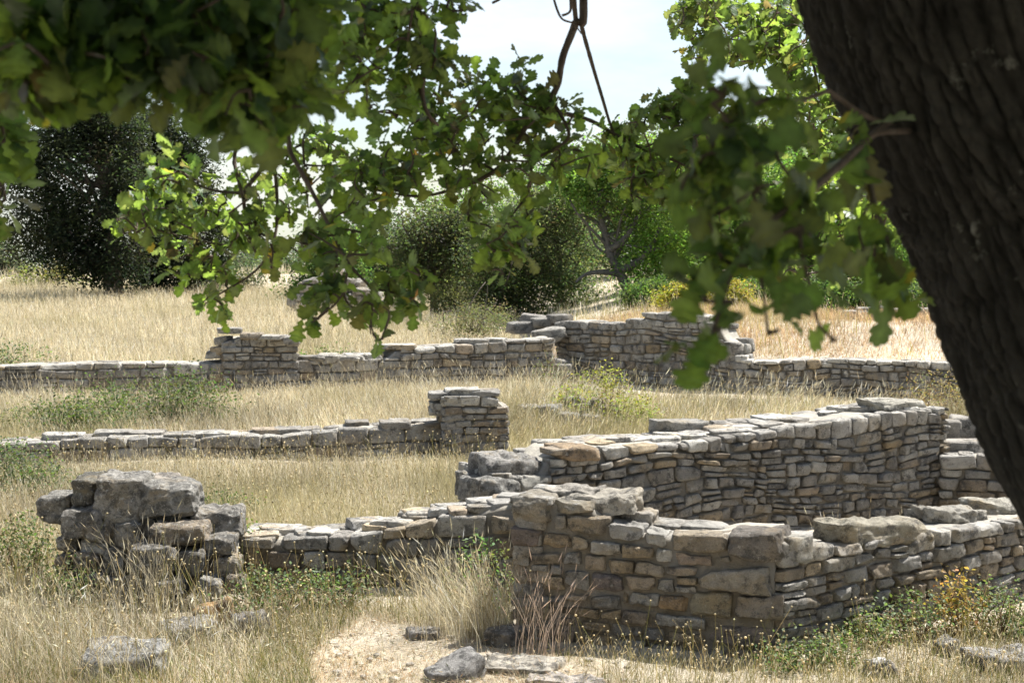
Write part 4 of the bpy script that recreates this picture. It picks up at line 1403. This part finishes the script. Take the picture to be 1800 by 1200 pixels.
def oak_leaves(acc, P, L, Z, size, rng, brown=.0018):
    """lobed leaves with petiole at P growing along L, upper side Z"""
    n = len(P)
    L = L / (np.linalg.norm(L, axis=1, keepdims=True) + 1e-9)
    Z = Z - (Z * L).sum(1, keepdims=True) * L
    Z /= np.linalg.norm(Z, axis=1, keepdims=True) + 1e-9
    S = np.cross(L, Z)
    s = size * rng.uniform(.7, 1.25, n)
    curl = rng.uniform(-.6, 1.5, n)
    droop = rng.uniform(-.05, .35, n)
    wid = rng.uniform(.85, 1.2, n)
    wav = rng.uniform(0, 6.28, n)
    x = LEAF_X[None, :] * wid[:, None]
    y = LEAF_Y[None, :] + np.zeros((n, 1))
    z = -curl[:, None] * x * x + .14 * np.abs(x) - droop[:, None] * y * y + .025 * np.sin(y * 11 + wav[:, None]) * np.sign(x) * (np.abs(x) > .1)
    V = P[:, None, :] + s[:, None, None] * (x[..., None] * S[:, None, :] + (y[..., None] + .08) * L[:, None, :] + z[..., None] * Z[:, None, :])
    m = V.shape[1]
    Qd = LQ[None] + (np.arange(n) * m)[:, None, None]
    col = pick(OAKC, n, rng, .16)
    bk = rng.random(n) < brown
    col[bk] = pick(np.array([(.10, .07, .04), (.11, .10, .04)]), bk.sum(), rng)
    cv = np.repeat(col[:, None, :], m, 1)
    cv[:, nh:2 * nh] *= 1.45
    edge = rng.random(n) < .012
    cv[edge] = np.where((LEAF_Y > .72)[None, :, None], cv[edge] * np.array([2.0, 1.2, .8]), cv[edge])
    acc.add(V.reshape(-1, 3), Qd.reshape(-1, 4), None, cv.reshape(-1, 3))


def rosettes(acc, tacc, Cn, Dr, size, rng, per=(4, 7), spread=.035):
    """a spray of leaves round each twig end"""
    for c, d in zip(Cn, Dr):
        k = rng.integers(*per)
        d = d / (np.linalg.norm(d) + 1e-9)
        off = -rng.uniform(0, 1, k)[:, None] * d * spread * 2.2
        L = d * rng.uniform(.1, .9, k)[:, None] + rng.normal(size=(k, 3)) * .75
        L[:, 2] -= .12
        Z = rng.normal(size=(k, 3)) * .75
        Z[:, 2] += .75
        oak_leaves(acc, c + off, L, Z, size, rng)


oak = thing('oak_tree', (2.05, 2.9, 1.3), 'big oak whose dark leaning trunk fills the right edge, with branches hanging across the top', 'tree')
# trunk: a leaning, ridged column
TD = 2.9
axis_px = [(1610, -330), (1668, -160), (1738, 0), (1820, 180), (1884, 310), (1966, 530), (2026, 680), (2090, 800), (2160, 920), (2270, 1150), (2390, 1500), (2500, 2000)]
ax = np.array([at(x, y, TD) for x, y in axis_px])[::-1]
top_ext = np.array([ax[-1] + (-.15, .05, .7), ax[-1] + (-.25, .15, 1.5)])
ax = np.concatenate([ax, top_ext])
nl, ns = 760, 480
sp = smooth_path(ax, nl)
radii = np.interp(np.linspace(0, 1, nl), [0, .08, .3, .7, .85, 1], [.48, .36, .335, .325, .29, .2])
T = np.gradient(sp, axis=0)
T /= np.linalg.norm(T, axis=1, keepdims=True)
Uu = np.cross(T, np.array([0, 1., 0]))
Uu /= np.linalg.norm(Uu, axis=1, keepdims=True)
Vv = np.cross(T, Uu)
ang = np.linspace(0, 2 * math.pi, ns, endpoint=False)
arc = np.concatenate([[0], np.cumsum(np.linalg.norm(np.diff(sp, axis=0), axis=1))])
AA, HH = np.meshgrid(ang, arc)


def worley(cx, cy, wrap, seed):
    """F1 and F2 of jittered cells, x wraps"""
    r = np.random.default_rng(seed)
    nx_, ny_ = wrap, int(cy.max()) + 3
    jx, jy = r.random((ny_ + 2, nx_)), r.random((ny_ + 2, nx_))
    ix, iy = np.floor(cx).astype(int), np.floor(cy).astype(int)
    d1 = np.full(cx.shape, 9.)
    d2 = np.full(cx.shape, 9.)
    for dx in (-1, 0, 1):
        for dy in (-1, 0, 1):
            a, b = (ix + dx), (iy + dy)
            bb = np.clip(b, 0, ny_)
            X = a + jx[bb, a % nx_]
            Y = b + jy[bb, a % nx_]
            d = np.hypot(X - cx, Y - cy)
            d2 = np.where(d < d1, d1, np.minimum(d2, d))
            d1 = np.minimum(d1, d)
    return d1, d2


wx = AA / (2 * math.pi) * 64 + .9 * snoise(np.stack([np.cos(AA).ravel(), np.sin(AA).ravel(), HH.ravel()], 1), 6, 5., 3).reshape(AA.shape)
wx = np.mod(wx, 64)
d1, d2 = worley(wx, HH * 4.6 + 1.0 + .5 * np.sin(AA * 9 + HH * 5), 64, 8)
ridge = np.clip((d2 - d1) * 2.6, 0, 1) ** .7
d1b, d2b = worley(np.mod(AA / (2 * math.pi) * 130, 130), HH * 24 + 1, 130, 9)
ridge2 = np.clip((d2b - d1b) * 2, 0, 1)
lump = snoise(np.stack([np.cos(AA).ravel() * 2, np.sin(AA).ravel() * 2, HH.ravel() * 2.2], 1), 4, 1.6, 3).reshape(AA.shape)
RR = radii[:, None] * (1 + .035 * lump) + .015 * (ridge - 1) + .007 * (ridge2 - 1) + .006 * snoise(np.stack([np.cos(AA).ravel(), np.sin(AA).ravel(), HH.ravel()], 1), 16, 14., 3).reshape(AA.shape)
X = sp[:, None, :] + RR[..., None] * (np.cos(AA)[..., None] * Uu[:, None, :] + np.sin(AA)[..., None] * Vv[:, None, :])
i = np.arange(nl - 1)[:, None] * ns
j = np.arange(ns)[None, :]
Qd = np.stack([i + j, i + (j + 1) % ns, i + ns + (j + 1) % ns, i + ns + j], -1).reshape(-1, 4)[:, ::-1]
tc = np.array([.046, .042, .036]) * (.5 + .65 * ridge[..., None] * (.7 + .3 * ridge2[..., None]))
mk('trunk', X.reshape(-1, 3), Qd, None, M_BARK, oak, tc.reshape(-1, 3))
TRUNK_TOP = sp[-1]

BARKC = (.115, .090, .072)


def branch_group(branches, blobs, size, rng, name='branch', label=None, feed=None, per=(3, 6), bark=BARKC, jitter=.5, dens=.43):
    """branches: [(points (px,py,Y), r0, r1)]; blobs: [(px,py,rx,ry,Y,dY,count)] of leaf sprays hung on them"""
    ba, la = Acc(), Acc()
    nodes = []
    for pts, r0, r1 in branches:
        P = [p if isinstance(p, np.ndarray) else at(*p) for p in pts]
        q = smooth_path(P, 7 * len(P))
        tube(ba, q, np.linspace(r0, r1, len(q)) * (1 + .05 * rng.normal(size=len(q))), 8, bark)
        nodes.append(q)
    if feed is not None:
        q = smooth_path(feed[0], 24)
        tube(ba, q, np.linspace(feed[1], feed[2], 24), 8, bark)
    nodes = np.concatenate(nodes)
    nodes = nodes[len(nodes) // 12:]
    Cn = []
    for (x, y, rx, ry, Y, dY, k) in blobs:
        k = max(1, int(round(k * dens)))
        a = rng.uniform(0, 6.28, k)
        r = np.sqrt(rng.uniform(0, 1, k))
        for t, q in zip(a, r):
            Cn.append(at(x + rx * q * math.cos(t), y + ry * q * math.sin(t), Y + dY * rng.normal() * jitter))
    Cn = np.array(Cn)
    d0 = np.array([np.min(((nodes - c) ** 2).sum(1)) for c in Cn])
    Dr = np.zeros_like(Cn)
    for k in np.argsort(d0):
        c = Cn[k]
        dd = ((nodes - c) ** 2).sum(1)
        b = nodes[np.argmin(dd)]
        L = math.sqrt(dd.min())
        mid = (b + c) / 2 + rng.normal(size=3) * .12 * L + np.array([0, 0, .06 * L])
        q = smooth_path([b, mid, c], 6)
        tube(ba, q, np.linspace(.0042, .0018, 6), 4, bark)
        nodes = np.concatenate([nodes, q[2:]])
        Dr[k] = (c - mid) + np.array([0, 0, -.02])
    rosettes(la, None, Cn, Dr, size, rng, per)
    b = ba.build(name, M_TWIG, oak)
    if label:
        b['label'] = label
    f = la.build('foliage', M_OAK, b)
    f.location = (0, 0, 0)
    return b


def W(*v):
    return np.array(v, float)


# boughs high above, from the trunk top (out of the picture) to where the branches come down
bo = Acc()
HUB = TRUNK_TOP
for end, r1 in ((W(.15, 4.7, 4.75), .035), (W(-.7, 2.6, 4.3), .03), (W(-.9, 4.6, 4.7), .03), (W(1.1, 6.4, 5.1), .035), (W(-1.9, 3.4, 4.6), .02), (W(.6, 1.0, 5.2), .03), (W(2.4, 4.5, 5.6), .03), (W(-.5, -2.6, 5.0), .03), (W(3.6, 1.3, 3.9), .03), (W(-3.1, .7, 4.7), .02), (W(1.6, .6, 5.6), .03)):
    mid = (HUB + end) / 2 + W(0, 0, .35)
    tube(bo, smooth_path([HUB, mid, end], 16), np.linspace(.11, r1, 16), 9, BARKC)
bo.build('bough', M_BARK, oak)

NB = [  # upper left, close and dark
    ([(W(-.7, 2.6, 4.3)), (430, -60, 2.55), (330, 40, 2.5), (200, 85, 2.45), (60, 120, 2.4), (-60, 150, 2.4)], .016, .004),
    ([(330, 40, 2.5), (400, 110, 2.45), (440, 180, 2.4), (470, 235, 2.4)], .007, .003),
    ([(430, -60, 2.55), (500, 40, 2.6), (530, 120, 2.6)], .008, .003), ([(200, 85, 2.45), (210, 140, 2.4), (250, 175, 2.35)], .006, .003)]
branch_group(NB, [(40, 46, 90, 100, 2.4, .2, 52), (180, 36, 110, 90, 2.45, .25, 62), (330, 36, 110, 90, 2.5, .25, 62), (460, 56, 90, 90, 2.55, .25, 44), (300, 116, 110, 55, 2.35, .15, 26),
                  (420, 181, 60, 55, 2.35, .12, 22), (500, 201, 45, 45, 2.5, .12, 11), (60, 136, 70, 50, 2.3, .12, 18), (170, 116, 70, 40, 2.3, .12, 14), (500, 116, 60, 50, 2.7, .2, 16), (540, 26, 40, 60, 2.8, .2, 14)],
             .072, ro, dens=1.1, label='dark shaded branch close overhead at the upper left')
branch_group([([W(-.9, 4.6, 4.7), (700, -80, 4.3), (735, 20, 4.2), (745, 110, 4.2), (742, 165, 4.2), (752, 200, 4.2), (770, 220, 4.25)], .012, .004), ([(735, 20, 4.2), (680, 60, 4.2), (620, 80, 4.2)], .006, .003), ([(745, 110, 4.2), (800, 95, 4.2)], .005, .002)],
             [(620, 50, 60, 60, 4.2, .3, 48), (690, 60, 60, 60, 4.2, .3, 48), (740, 60, 50, 50, 4.2, .3, 30), (720, 130, 50, 40, 4.2, .2, 24), (680, 175, 40, 40, 4.2, .2, 18), (790, 115, 35, 20, 4.2, .1, 14), (800, 20, 25, 25, 4.2, .1, 12), (625, 150, 40, 60, 4.1, .2, 26), (700, 200, 20, 18, 4.2, .1, 4), (570, 100, 40, 80, 4.0, .3, 22)],
             .062, ro, label='branch with a pointed spray against the sky at upper centre left')
branch_group([([W(-.9, 4.6, 4.7), (350, -60, 4.9), (400, 120, 4.85), (425, 235, 4.8), (455, 262, 4.8), (460, 295, 4.8), (430, 340, 4.8), (436, 400, 4.8), (450, 445, 4.8)], .014, .004),
              ([(425, 235, 4.8), (412, 280, 4.8), (425, 340, 4.75), (440, 410, 4.75)], .007, .004), ([(440, 410, 4.75), (400, 430, 4.75), (340, 420, 4.75), (260, 400, 4.75)], .005, .002),
              ([(480, 270, 4.85), (487, 350, 4.85), (482, 420, 4.8), (450, 475, 4.75), (380, 520, 4.7)], .006, .003), ([(425, 340, 4.75), (360, 330, 4.75), (300, 290, 4.75)], .005, .002), ([(436, 400, 4.8), (500, 430, 4.8), (540, 450, 4.8)], .005, .002)],
             [(310, 275, 30, 30, 4.8, .2, 9), (290, 380, 80, 60, 4.8, .25, 62), (225, 385, 35, 30, 4.75, .2, 14), (400, 360, 80, 70, 4.8, .3, 58), (470, 420, 65, 60, 4.8, .3, 46), (345, 460, 70, 40, 4.75, .2, 36), (380, 530, 40, 30, 4.7, .15, 22), (520, 330, 50, 50, 4.85, .3, 30), (590, 270, 35, 50, 5.0, .3, 24), (300, 320, 55, 35, 4.8, .2, 24), (540, 260, 40, 40, 4.9, .3, 18)],
             .060, ro, label='sunlit yellow green branch hanging at the left')
branch_group([([W(.15, 4.7, 4.75), (1025, -20, 4.65), (1012, 40, 4.65), (990, 98, 4.65), (981, 145, 4.65), (968, 172, 4.65), (930, 215, 4.65), (902, 262, 4.65), (870, 300, 4.65), (830, 322, 4.65), (790, 335, 4.65), (730, 345, 4.65), (640, 330, 4.65)], .0135, .0035),
              ([(968, 172, 4.65), (1000, 235, 4.6), (975, 262, 4.6), (938, 284, 4.6), (930, 335, 4.6), (895, 385, 4.55)], .006, .003), ([(902, 262, 4.65), (880, 200, 4.7), (830, 170, 4.7)], .005, .002), ([(938, 284, 4.6), (880, 282, 4.6)], .004, .002),
              ([(870, 300, 4.65), (780, 250, 4.7), (765, 215, 4.7)], .004, .002), ([(988, 28, 4.6), (1003, 18, 4.6), (1000, -20, 4.6)], .004, .004), ([(968, -20, 4.6), (985, 30, 4.6), (1008, 42, 4.62), (1022, 60, 4.62)], .004, .002), ([(865, 6, 4.6), (885, -6, 4.6), (920, -40, 4.6)], .004, .005)],
             [(800, 180, 55, 45, 4.7, .25, 30), (870, 180, 55, 50, 4.7, .25, 34), (930, 165, 45, 40, 4.7, .2, 26), (770, 245, 70, 45, 4.7, .3, 46), (860, 245, 80, 55, 4.7, .3, 56), (950, 230, 40, 50, 4.65, .2, 22), (690, 290, 75, 40, 4.65, .25, 44), (630, 320, 65, 45, 4.65, .25, 44), (790, 310, 80, 35, 4.65, .25, 36), (880, 325, 60, 30, 4.6, .2, 22), (990, 200, 40, 35, 4.65, .2, 20), (1020, 285, 45, 30, 4.65, .2, 20), (960, 300, 45, 35, 4.6, .2, 16), (610, 370, 60, 40, 4.6, .2, 26), (700, 350, 60, 30, 4.6, .2, 22)],
             .060, ro, label='long curved branch crossing the middle of the sky')
branch_group([([(510, 268, 4.4), (545, 330, 4.35), (580, 400, 4.3), (612, 462, 4.3), (652, 506, 4.3), (672, 545, 4.25)], .007, .003), ([(612, 462, 4.3), (600, 520, 4.25), (560, 560, 4.25)], .004, .002), ([(652, 506, 4.3), (720, 520, 4.3)], .004, .002), ([(580, 400, 4.3), (640, 410, 4.3), (690, 440, 4.3)], .004, .002)],
             [(560, 440, 50, 50, 4.3, .2, 24), (620, 430, 45, 45, 4.3, .2, 20), (560, 510, 40, 40, 4.25, .2, 20), (640, 530, 45, 30, 4.25, .15, 18), (715, 535, 40, 28, 4.25, .15, 16), (660, 590, 22, 15, 4.2, .1, 6), (540, 560, 25, 20, 4.25, .1, 7), (700, 480, 35, 30, 4.3, .15, 12)],
             .064, ro, label='low drooping branch end over the grass field', feed=([W(-.9, 4.6, 4.7), at(480, 60, 4.5), at(510, 268, 4.4)], .012, .007))
branch_group([([(895, 385, 4.55), (880, 410, 4.5), (865, 450, 4.5), (858, 480, 4.5)], .004, .002), ([(880, 410, 4.5), (915, 430, 4.5)], .003, .002)],
             [(870, 420, 45, 45, 4.5, .2, 24), (925, 435, 25, 35, 4.5, .15, 12), (860, 480, 28, 15, 4.5, .1, 8), (840, 370, 40, 30, 4.55, .2, 14), (910, 370, 35, 25, 4.55, .2, 12)],
             .060, ro, label='small hanging spray below the long curved branch')
branch_group([([W(.15, 4.7, 4.75), (1008, -20, 5.0), (1022, 45, 5.05), (1040, 110, 5.1), (1058, 170, 5.15), (1074, 222, 5.2), (1092, 262, 5.2), (1115, 302, 5.2)], .009, .003), ([(975, 196, 5.15), (1010, 204, 5.2), (1042, 214, 5.2), (1080, 236, 5.2), (1130, 262, 5.2), (1180, 280, 5.2), (1225, 302, 5.2), (1280, 330, 5.2)], .009, .003),
              ([(1130, 262, 5.2), (1165, 240, 5.2), (1180, 200, 5.2)], .004, .002), ([(1180, 280, 5.2), (1220, 240, 5.2), (1225, 190, 5.2)], .004, .002)],
             [(1115, 225, 40, 25, 5.2, .2, 18), (1175, 215, 30, 45, 5.2, .2, 22), (1150, 290, 55, 35, 5.2, .25, 36), (1215, 170, 35, 35, 5.2, .2, 20), (1230, 260, 45, 55, 5.2, .3, 42), (1085, 270, 35, 30, 5.2, .2, 16), (1190, 335, 50, 40, 5.15, .25, 30), (1280, 250, 40, 60, 5.3, .3, 30), (1120, 330, 40, 30, 5.2, .2, 16), (1260, 370, 50, 40, 5.2, .3, 24)],
             .060, ro, dens=.62, label='green branch at centre right below the open sky')
branch_group([([W(1.1, 6.4, 5.1), (1560, -40, 6.5), (1490, 30, 6.5), (1425, 88, 6.5), (1385, 100, 6.5), (1325, 98, 6.5), (1275, 78, 6.5), (1250, 85, 6.5)], .014, .004), ([(1385, 100, 6.5), (1330, 45, 6.5), (1290, 15, 6.5), (1230, 10, 6.5)], .006, .003),
              ([(1325, 98, 6.5), (1300, 50, 6.5), (1225, 60, 6.5)], .005, .002), ([(1425, 88, 6.5), (1440, 160, 6.5), (1460, 230, 6.5), (1480, 300, 6.4)], .007, .003)],
             [(1215, 30, 35, 40, 6.5, .3, 30), (1275, 40, 50, 45, 6.5, .4, 46), (1340, 50, 55, 50, 6.5, .4, 56), (1410, 50, 55, 60, 6.5, .4, 60), (1225, 85, 25, 22, 6.5, .3, 12), (1310, 100, 40, 25, 6.5, .3, 20), (1380, 125, 55, 45, 6.5, .4, 40), (1450, 130, 50, 60, 6.5, .4, 44), (1420, 210, 55, 50, 6.4, .4, 44), (1490, 220, 50, 70, 6.4, .4, 44), (1520, 320, 50, 60, 6.3, .4, 40), (1450, 310, 60, 50, 6.3, .4, 40), (1380, 200, 40, 40, 6.4, .3, 18), (1230, 5, 40, 20, 6.5, .3, 16)],
             .060, ro, dens=1.0, label='bright leafy branch at upper right beside the trunk')
branch_group([([at(1560, 215, 2.75), (1530, 240, 2.5), (1475, 292, 2.2), (1405, 352, 2.0), (1320, 420, 1.92), (1275, 510, 1.9), (1248, 610, 1.88), (1235, 660, 1.88)], .007, .0022), ([(1405, 352, 2.0), (1408, 430, 1.95), (1425, 510, 1.92), (1440, 570, 1.92), (1470, 600, 1.92)], .0035, .0015),
              ([(1455, 160, 2.3), (1400, 178, 2.1), (1345, 176, 2.0), (1290, 210, 1.95), (1250, 260, 1.92)], .004, .002), ([(1320, 420, 1.92), (1340, 500, 1.9), (1350, 590, 1.9)], .003, .0015)],
             [(1290, 190, 60, 45, 1.95, .08, 9), (1260, 270, 60, 60, 1.95, .1, 16), (1330, 300, 60, 60, 1.95, .1, 17), (1300, 380, 70, 50, 1.92, .1, 15), (1385, 400, 50, 55, 1.95, .1, 11), (1280, 470, 55, 45, 1.9, .08, 9), (1260, 560, 45, 40, 1.88, .06, 6), (1235, 640, 28, 25, 1.88, .05, 4), (1345, 580, 30, 40, 1.9, .05, 4), (1420, 560, 22, 35, 1.92, .05, 4), (1455, 605, 12, 10, 1.92, .03, 2), (1385, 230, 45, 45, 2.0, .1, 9), (1380, 490, 40, 40, 1.92, .08, 4), (1220, 330, 30, 60, 1.95, .08, 5)],
             .056, ro, label='blurred dark branch hanging closest to the viewer', per=(2, 6), dens=.44, feed=([at(1700, 180, 2.75), at(1560, 215, 2.75), at(1455, 160, 2.3)], .006, .004))
branch_group([([at(1600, 230, 2.75), (1525, 245, 2.5), (1535, 350, 2.35), (1560, 420, 2.3), (1575, 500, 2.3)], .006, .002), ([(1535, 350, 2.35), (1510, 400, 2.3), (1530, 470, 2.3)], .003, .0015)],
             [(1530, 410, 22, 40, 2.3, .06, 6), (1562, 475, 18, 35, 2.3, .05, 6), (1555, 530, 18, 15, 2.3, .04, 3), (1485, 310, 40, 45, 2.4, .08, 7), (1510, 290, 25, 40, 2.45, .08, 4)],
             .070, ro, label='small dark branch against the edge of the trunk', per=(3, 5), dens=.5)
branch_group([([W(-1.9, 3.4, 4.6), (-120, 80, 3.4), (-40, 200, 3.4), (-5, 280, 3.4), (10, 350, 3.4)], .01, .003)],
             [(5, 235, 25, 30, 3.4, .15, 9), (10, 300, 22, 35, 3.4, .15, 10), (5, 360, 20, 25, 3.4, .1, 8), (-40, 250, 40, 80, 3.4, .2, 20)],
             .085, ro, label='branch end poking in at the left edge')
branch_group([([W(2.4, 4.5, 5.6), (1660, 100, 5.8), (1600, 250, 5.7), (1540, 380, 5.6), (1480, 440, 5.6), (1420, 470, 5.6)], .012, .003), ([(1600, 250, 5.7), (1500, 270, 5.6), (1420, 330, 5.6)], .006, .002)],
             [(1420, 330, 60, 50, 5.6, .3, 24), (1500, 400, 60, 50, 5.6, .3, 28), (1420, 470, 60, 30, 5.6, .3, 16), (1560, 380, 50, 60, 5.6, .3, 26), (1350, 400, 40, 40, 5.6, .3, 12), (1330, 250, 50, 60, 5.6, .3, 22)],
             .060, ro, dens=.9, label='lit branch behind the blurred dark leaves')

# unseen rest of the crown, lobes placed to shade near leaves and trunk
ca_ = Acc()
n = 0
ells = [((.3, 2.2, 5.6), (2.6, 2.2, 1.2)), ((-1.2, 2.4, 5.0), (1.6, 1.6, .7)), ((1.3, 4.4, 5.8), (1.5, 1.6, .8)), ((1.5, 5.6, 5.3), (.7, .7, .5)), ((.2, 3.6, 5.1), (1.3, 1.0, .6)), ((1.6, .6, 5.6), (2.2, 1.5, 1.2)), ((1.7, 3.0, 5.2), (1.1, 1.0, .6)), ((.1, 3.2, 4.5), (1.3, .9, .35)), ((1.4, 2.7, 4.5), (.9, .8, .35)), ((-.5, -2.6, 4.9), (3.6, 2.2, 1.6)), ((3.7, 1.2, 3.6), (1.0, 2.2, 1.6)), ((-3.2, .6, 4.6), (1.3, 1.8, .9))]
for c, r in ells:
    k = int(5500 * (r[0] * r[1]) ** .7)
    d = ro.normal(size=(k, 3))
    d /= np.linalg.norm(d, axis=1, keepdims=True)
    P = np.array(c) + d * (ro.uniform(0, 1, k) ** (1 / 3))[:, None] * np.array(r)
    P = P[P[:, 2] > 3 + .165 * P[:, 1] + .35]
    small_leaves(ca_, P, .10, ro, pick(OAKC, len(P), ro), .62, .8)
f = ca_.build('upper_shade_foliage', M_OAK, oak, smooth=False)

# ------------------------------------------------------------------ camera, light, sky
S = bpy.context.scene
cam = bpy.data.cameras.new('camera')
co = bpy.data.objects.new('camera', cam)
C.objects.link(co)
co.location = (0, 0, CAMZ)
co.rotation_euler = (math.pi / 2 - PH, 0, 0)
cam.sensor_width = 36
cam.lens = 36 * F / 1800
cam.clip_start = .05
cam.clip_end = 3000
cam.dof.use_dof = True
cam.dof.focus_distance = 11.5
cam.dof.aperture_fstop = cam.lens / 7.0
S.camera = co

sun = bpy.data.lights.new('sun', 'SUN')
sun.energy = 5.0
sun.angle = rad(.53)
sun.color = (1, .975, .93)
so = bpy.data.objects.new('sun', sun)
C.objects.link(so)
so.rotation_euler = (math.pi / 2 - SUN_EL, 0, -SUN_AZ + math.pi)
so.location = (3, 5, 12)

w = bpy.data.worlds.new('World')
S.world = w
w.use_nodes = True
nt = w.node_tree
nt.nodes.clear()
sky = N(nt, 'ShaderNodeTexSky', sky_type='NISHITA', sun_disc=False)
sky.sun_elevation = SUN_EL
sky.sun_rotation = SUN_AZ
sky.air_density = 1.0
sky.dust_density = .8
tcn = N(nt, 'ShaderNodeTexCoord')
sx = N(nt, 'ShaderNodeSeparateXYZ')
nt.links.new(tcn.outputs['Generated'], sx.inputs[0])
mxz = N(nt, 'ShaderNodeMath', operation='MAXIMUM')
nt.links.new(sx.outputs[2], mxz.inputs[0])
mxz.inputs[1].default_value = .03
cb = N(nt, 'ShaderNodeCombineXYZ')
nt.links.new(sx.outputs[0], cb.inputs[0])
nt.links.new(sx.outputs[1], cb.inputs[1])
nt.links.new(mxz.outputs[0], cb.inputs[2])
nt.links.new(cb.outputs[0], sky.inputs[0])
mp = N(nt, 'ShaderNodeMapping')
mp.inputs['Scale'].default_value = (1, 1, 3.2)
nt.links.new(tcn.outputs['Generated'], mp.inputs['Vector'])
cl = noise(nt, mp.outputs['Vector'], 3.4, 7, .6)
clm = ramp(nt, cl, [(.44, g(.12)), (.70, g(.7))])
bgc = mix(nt, sky.outputs[0], (7.8, 8.2, 8.6), clm)
bg = N(nt, 'ShaderNodeBackground')
nt.links.new(bgc, bg.inputs['Color'])
bg.inputs['Strength'].default_value = .062
wo = N(nt, 'ShaderNodeOutputWorld')
nt.links.new(bg.outputs[0], wo.inputs[0])

S.view_settings.view_transform = 'Standard'
S.view_settings.look = 'None'
S.view_settings.exposure = 1.38
S.view_settings.gamma = 1
S.render.engine = 'CYCLES'
cy = S.cycles
cy.use_denoising = True
cy.max_bounces = 8
cy.diffuse_bounces = 4
cy.transmission_bounces = 6
cy.sample_clamp_indirect = 6
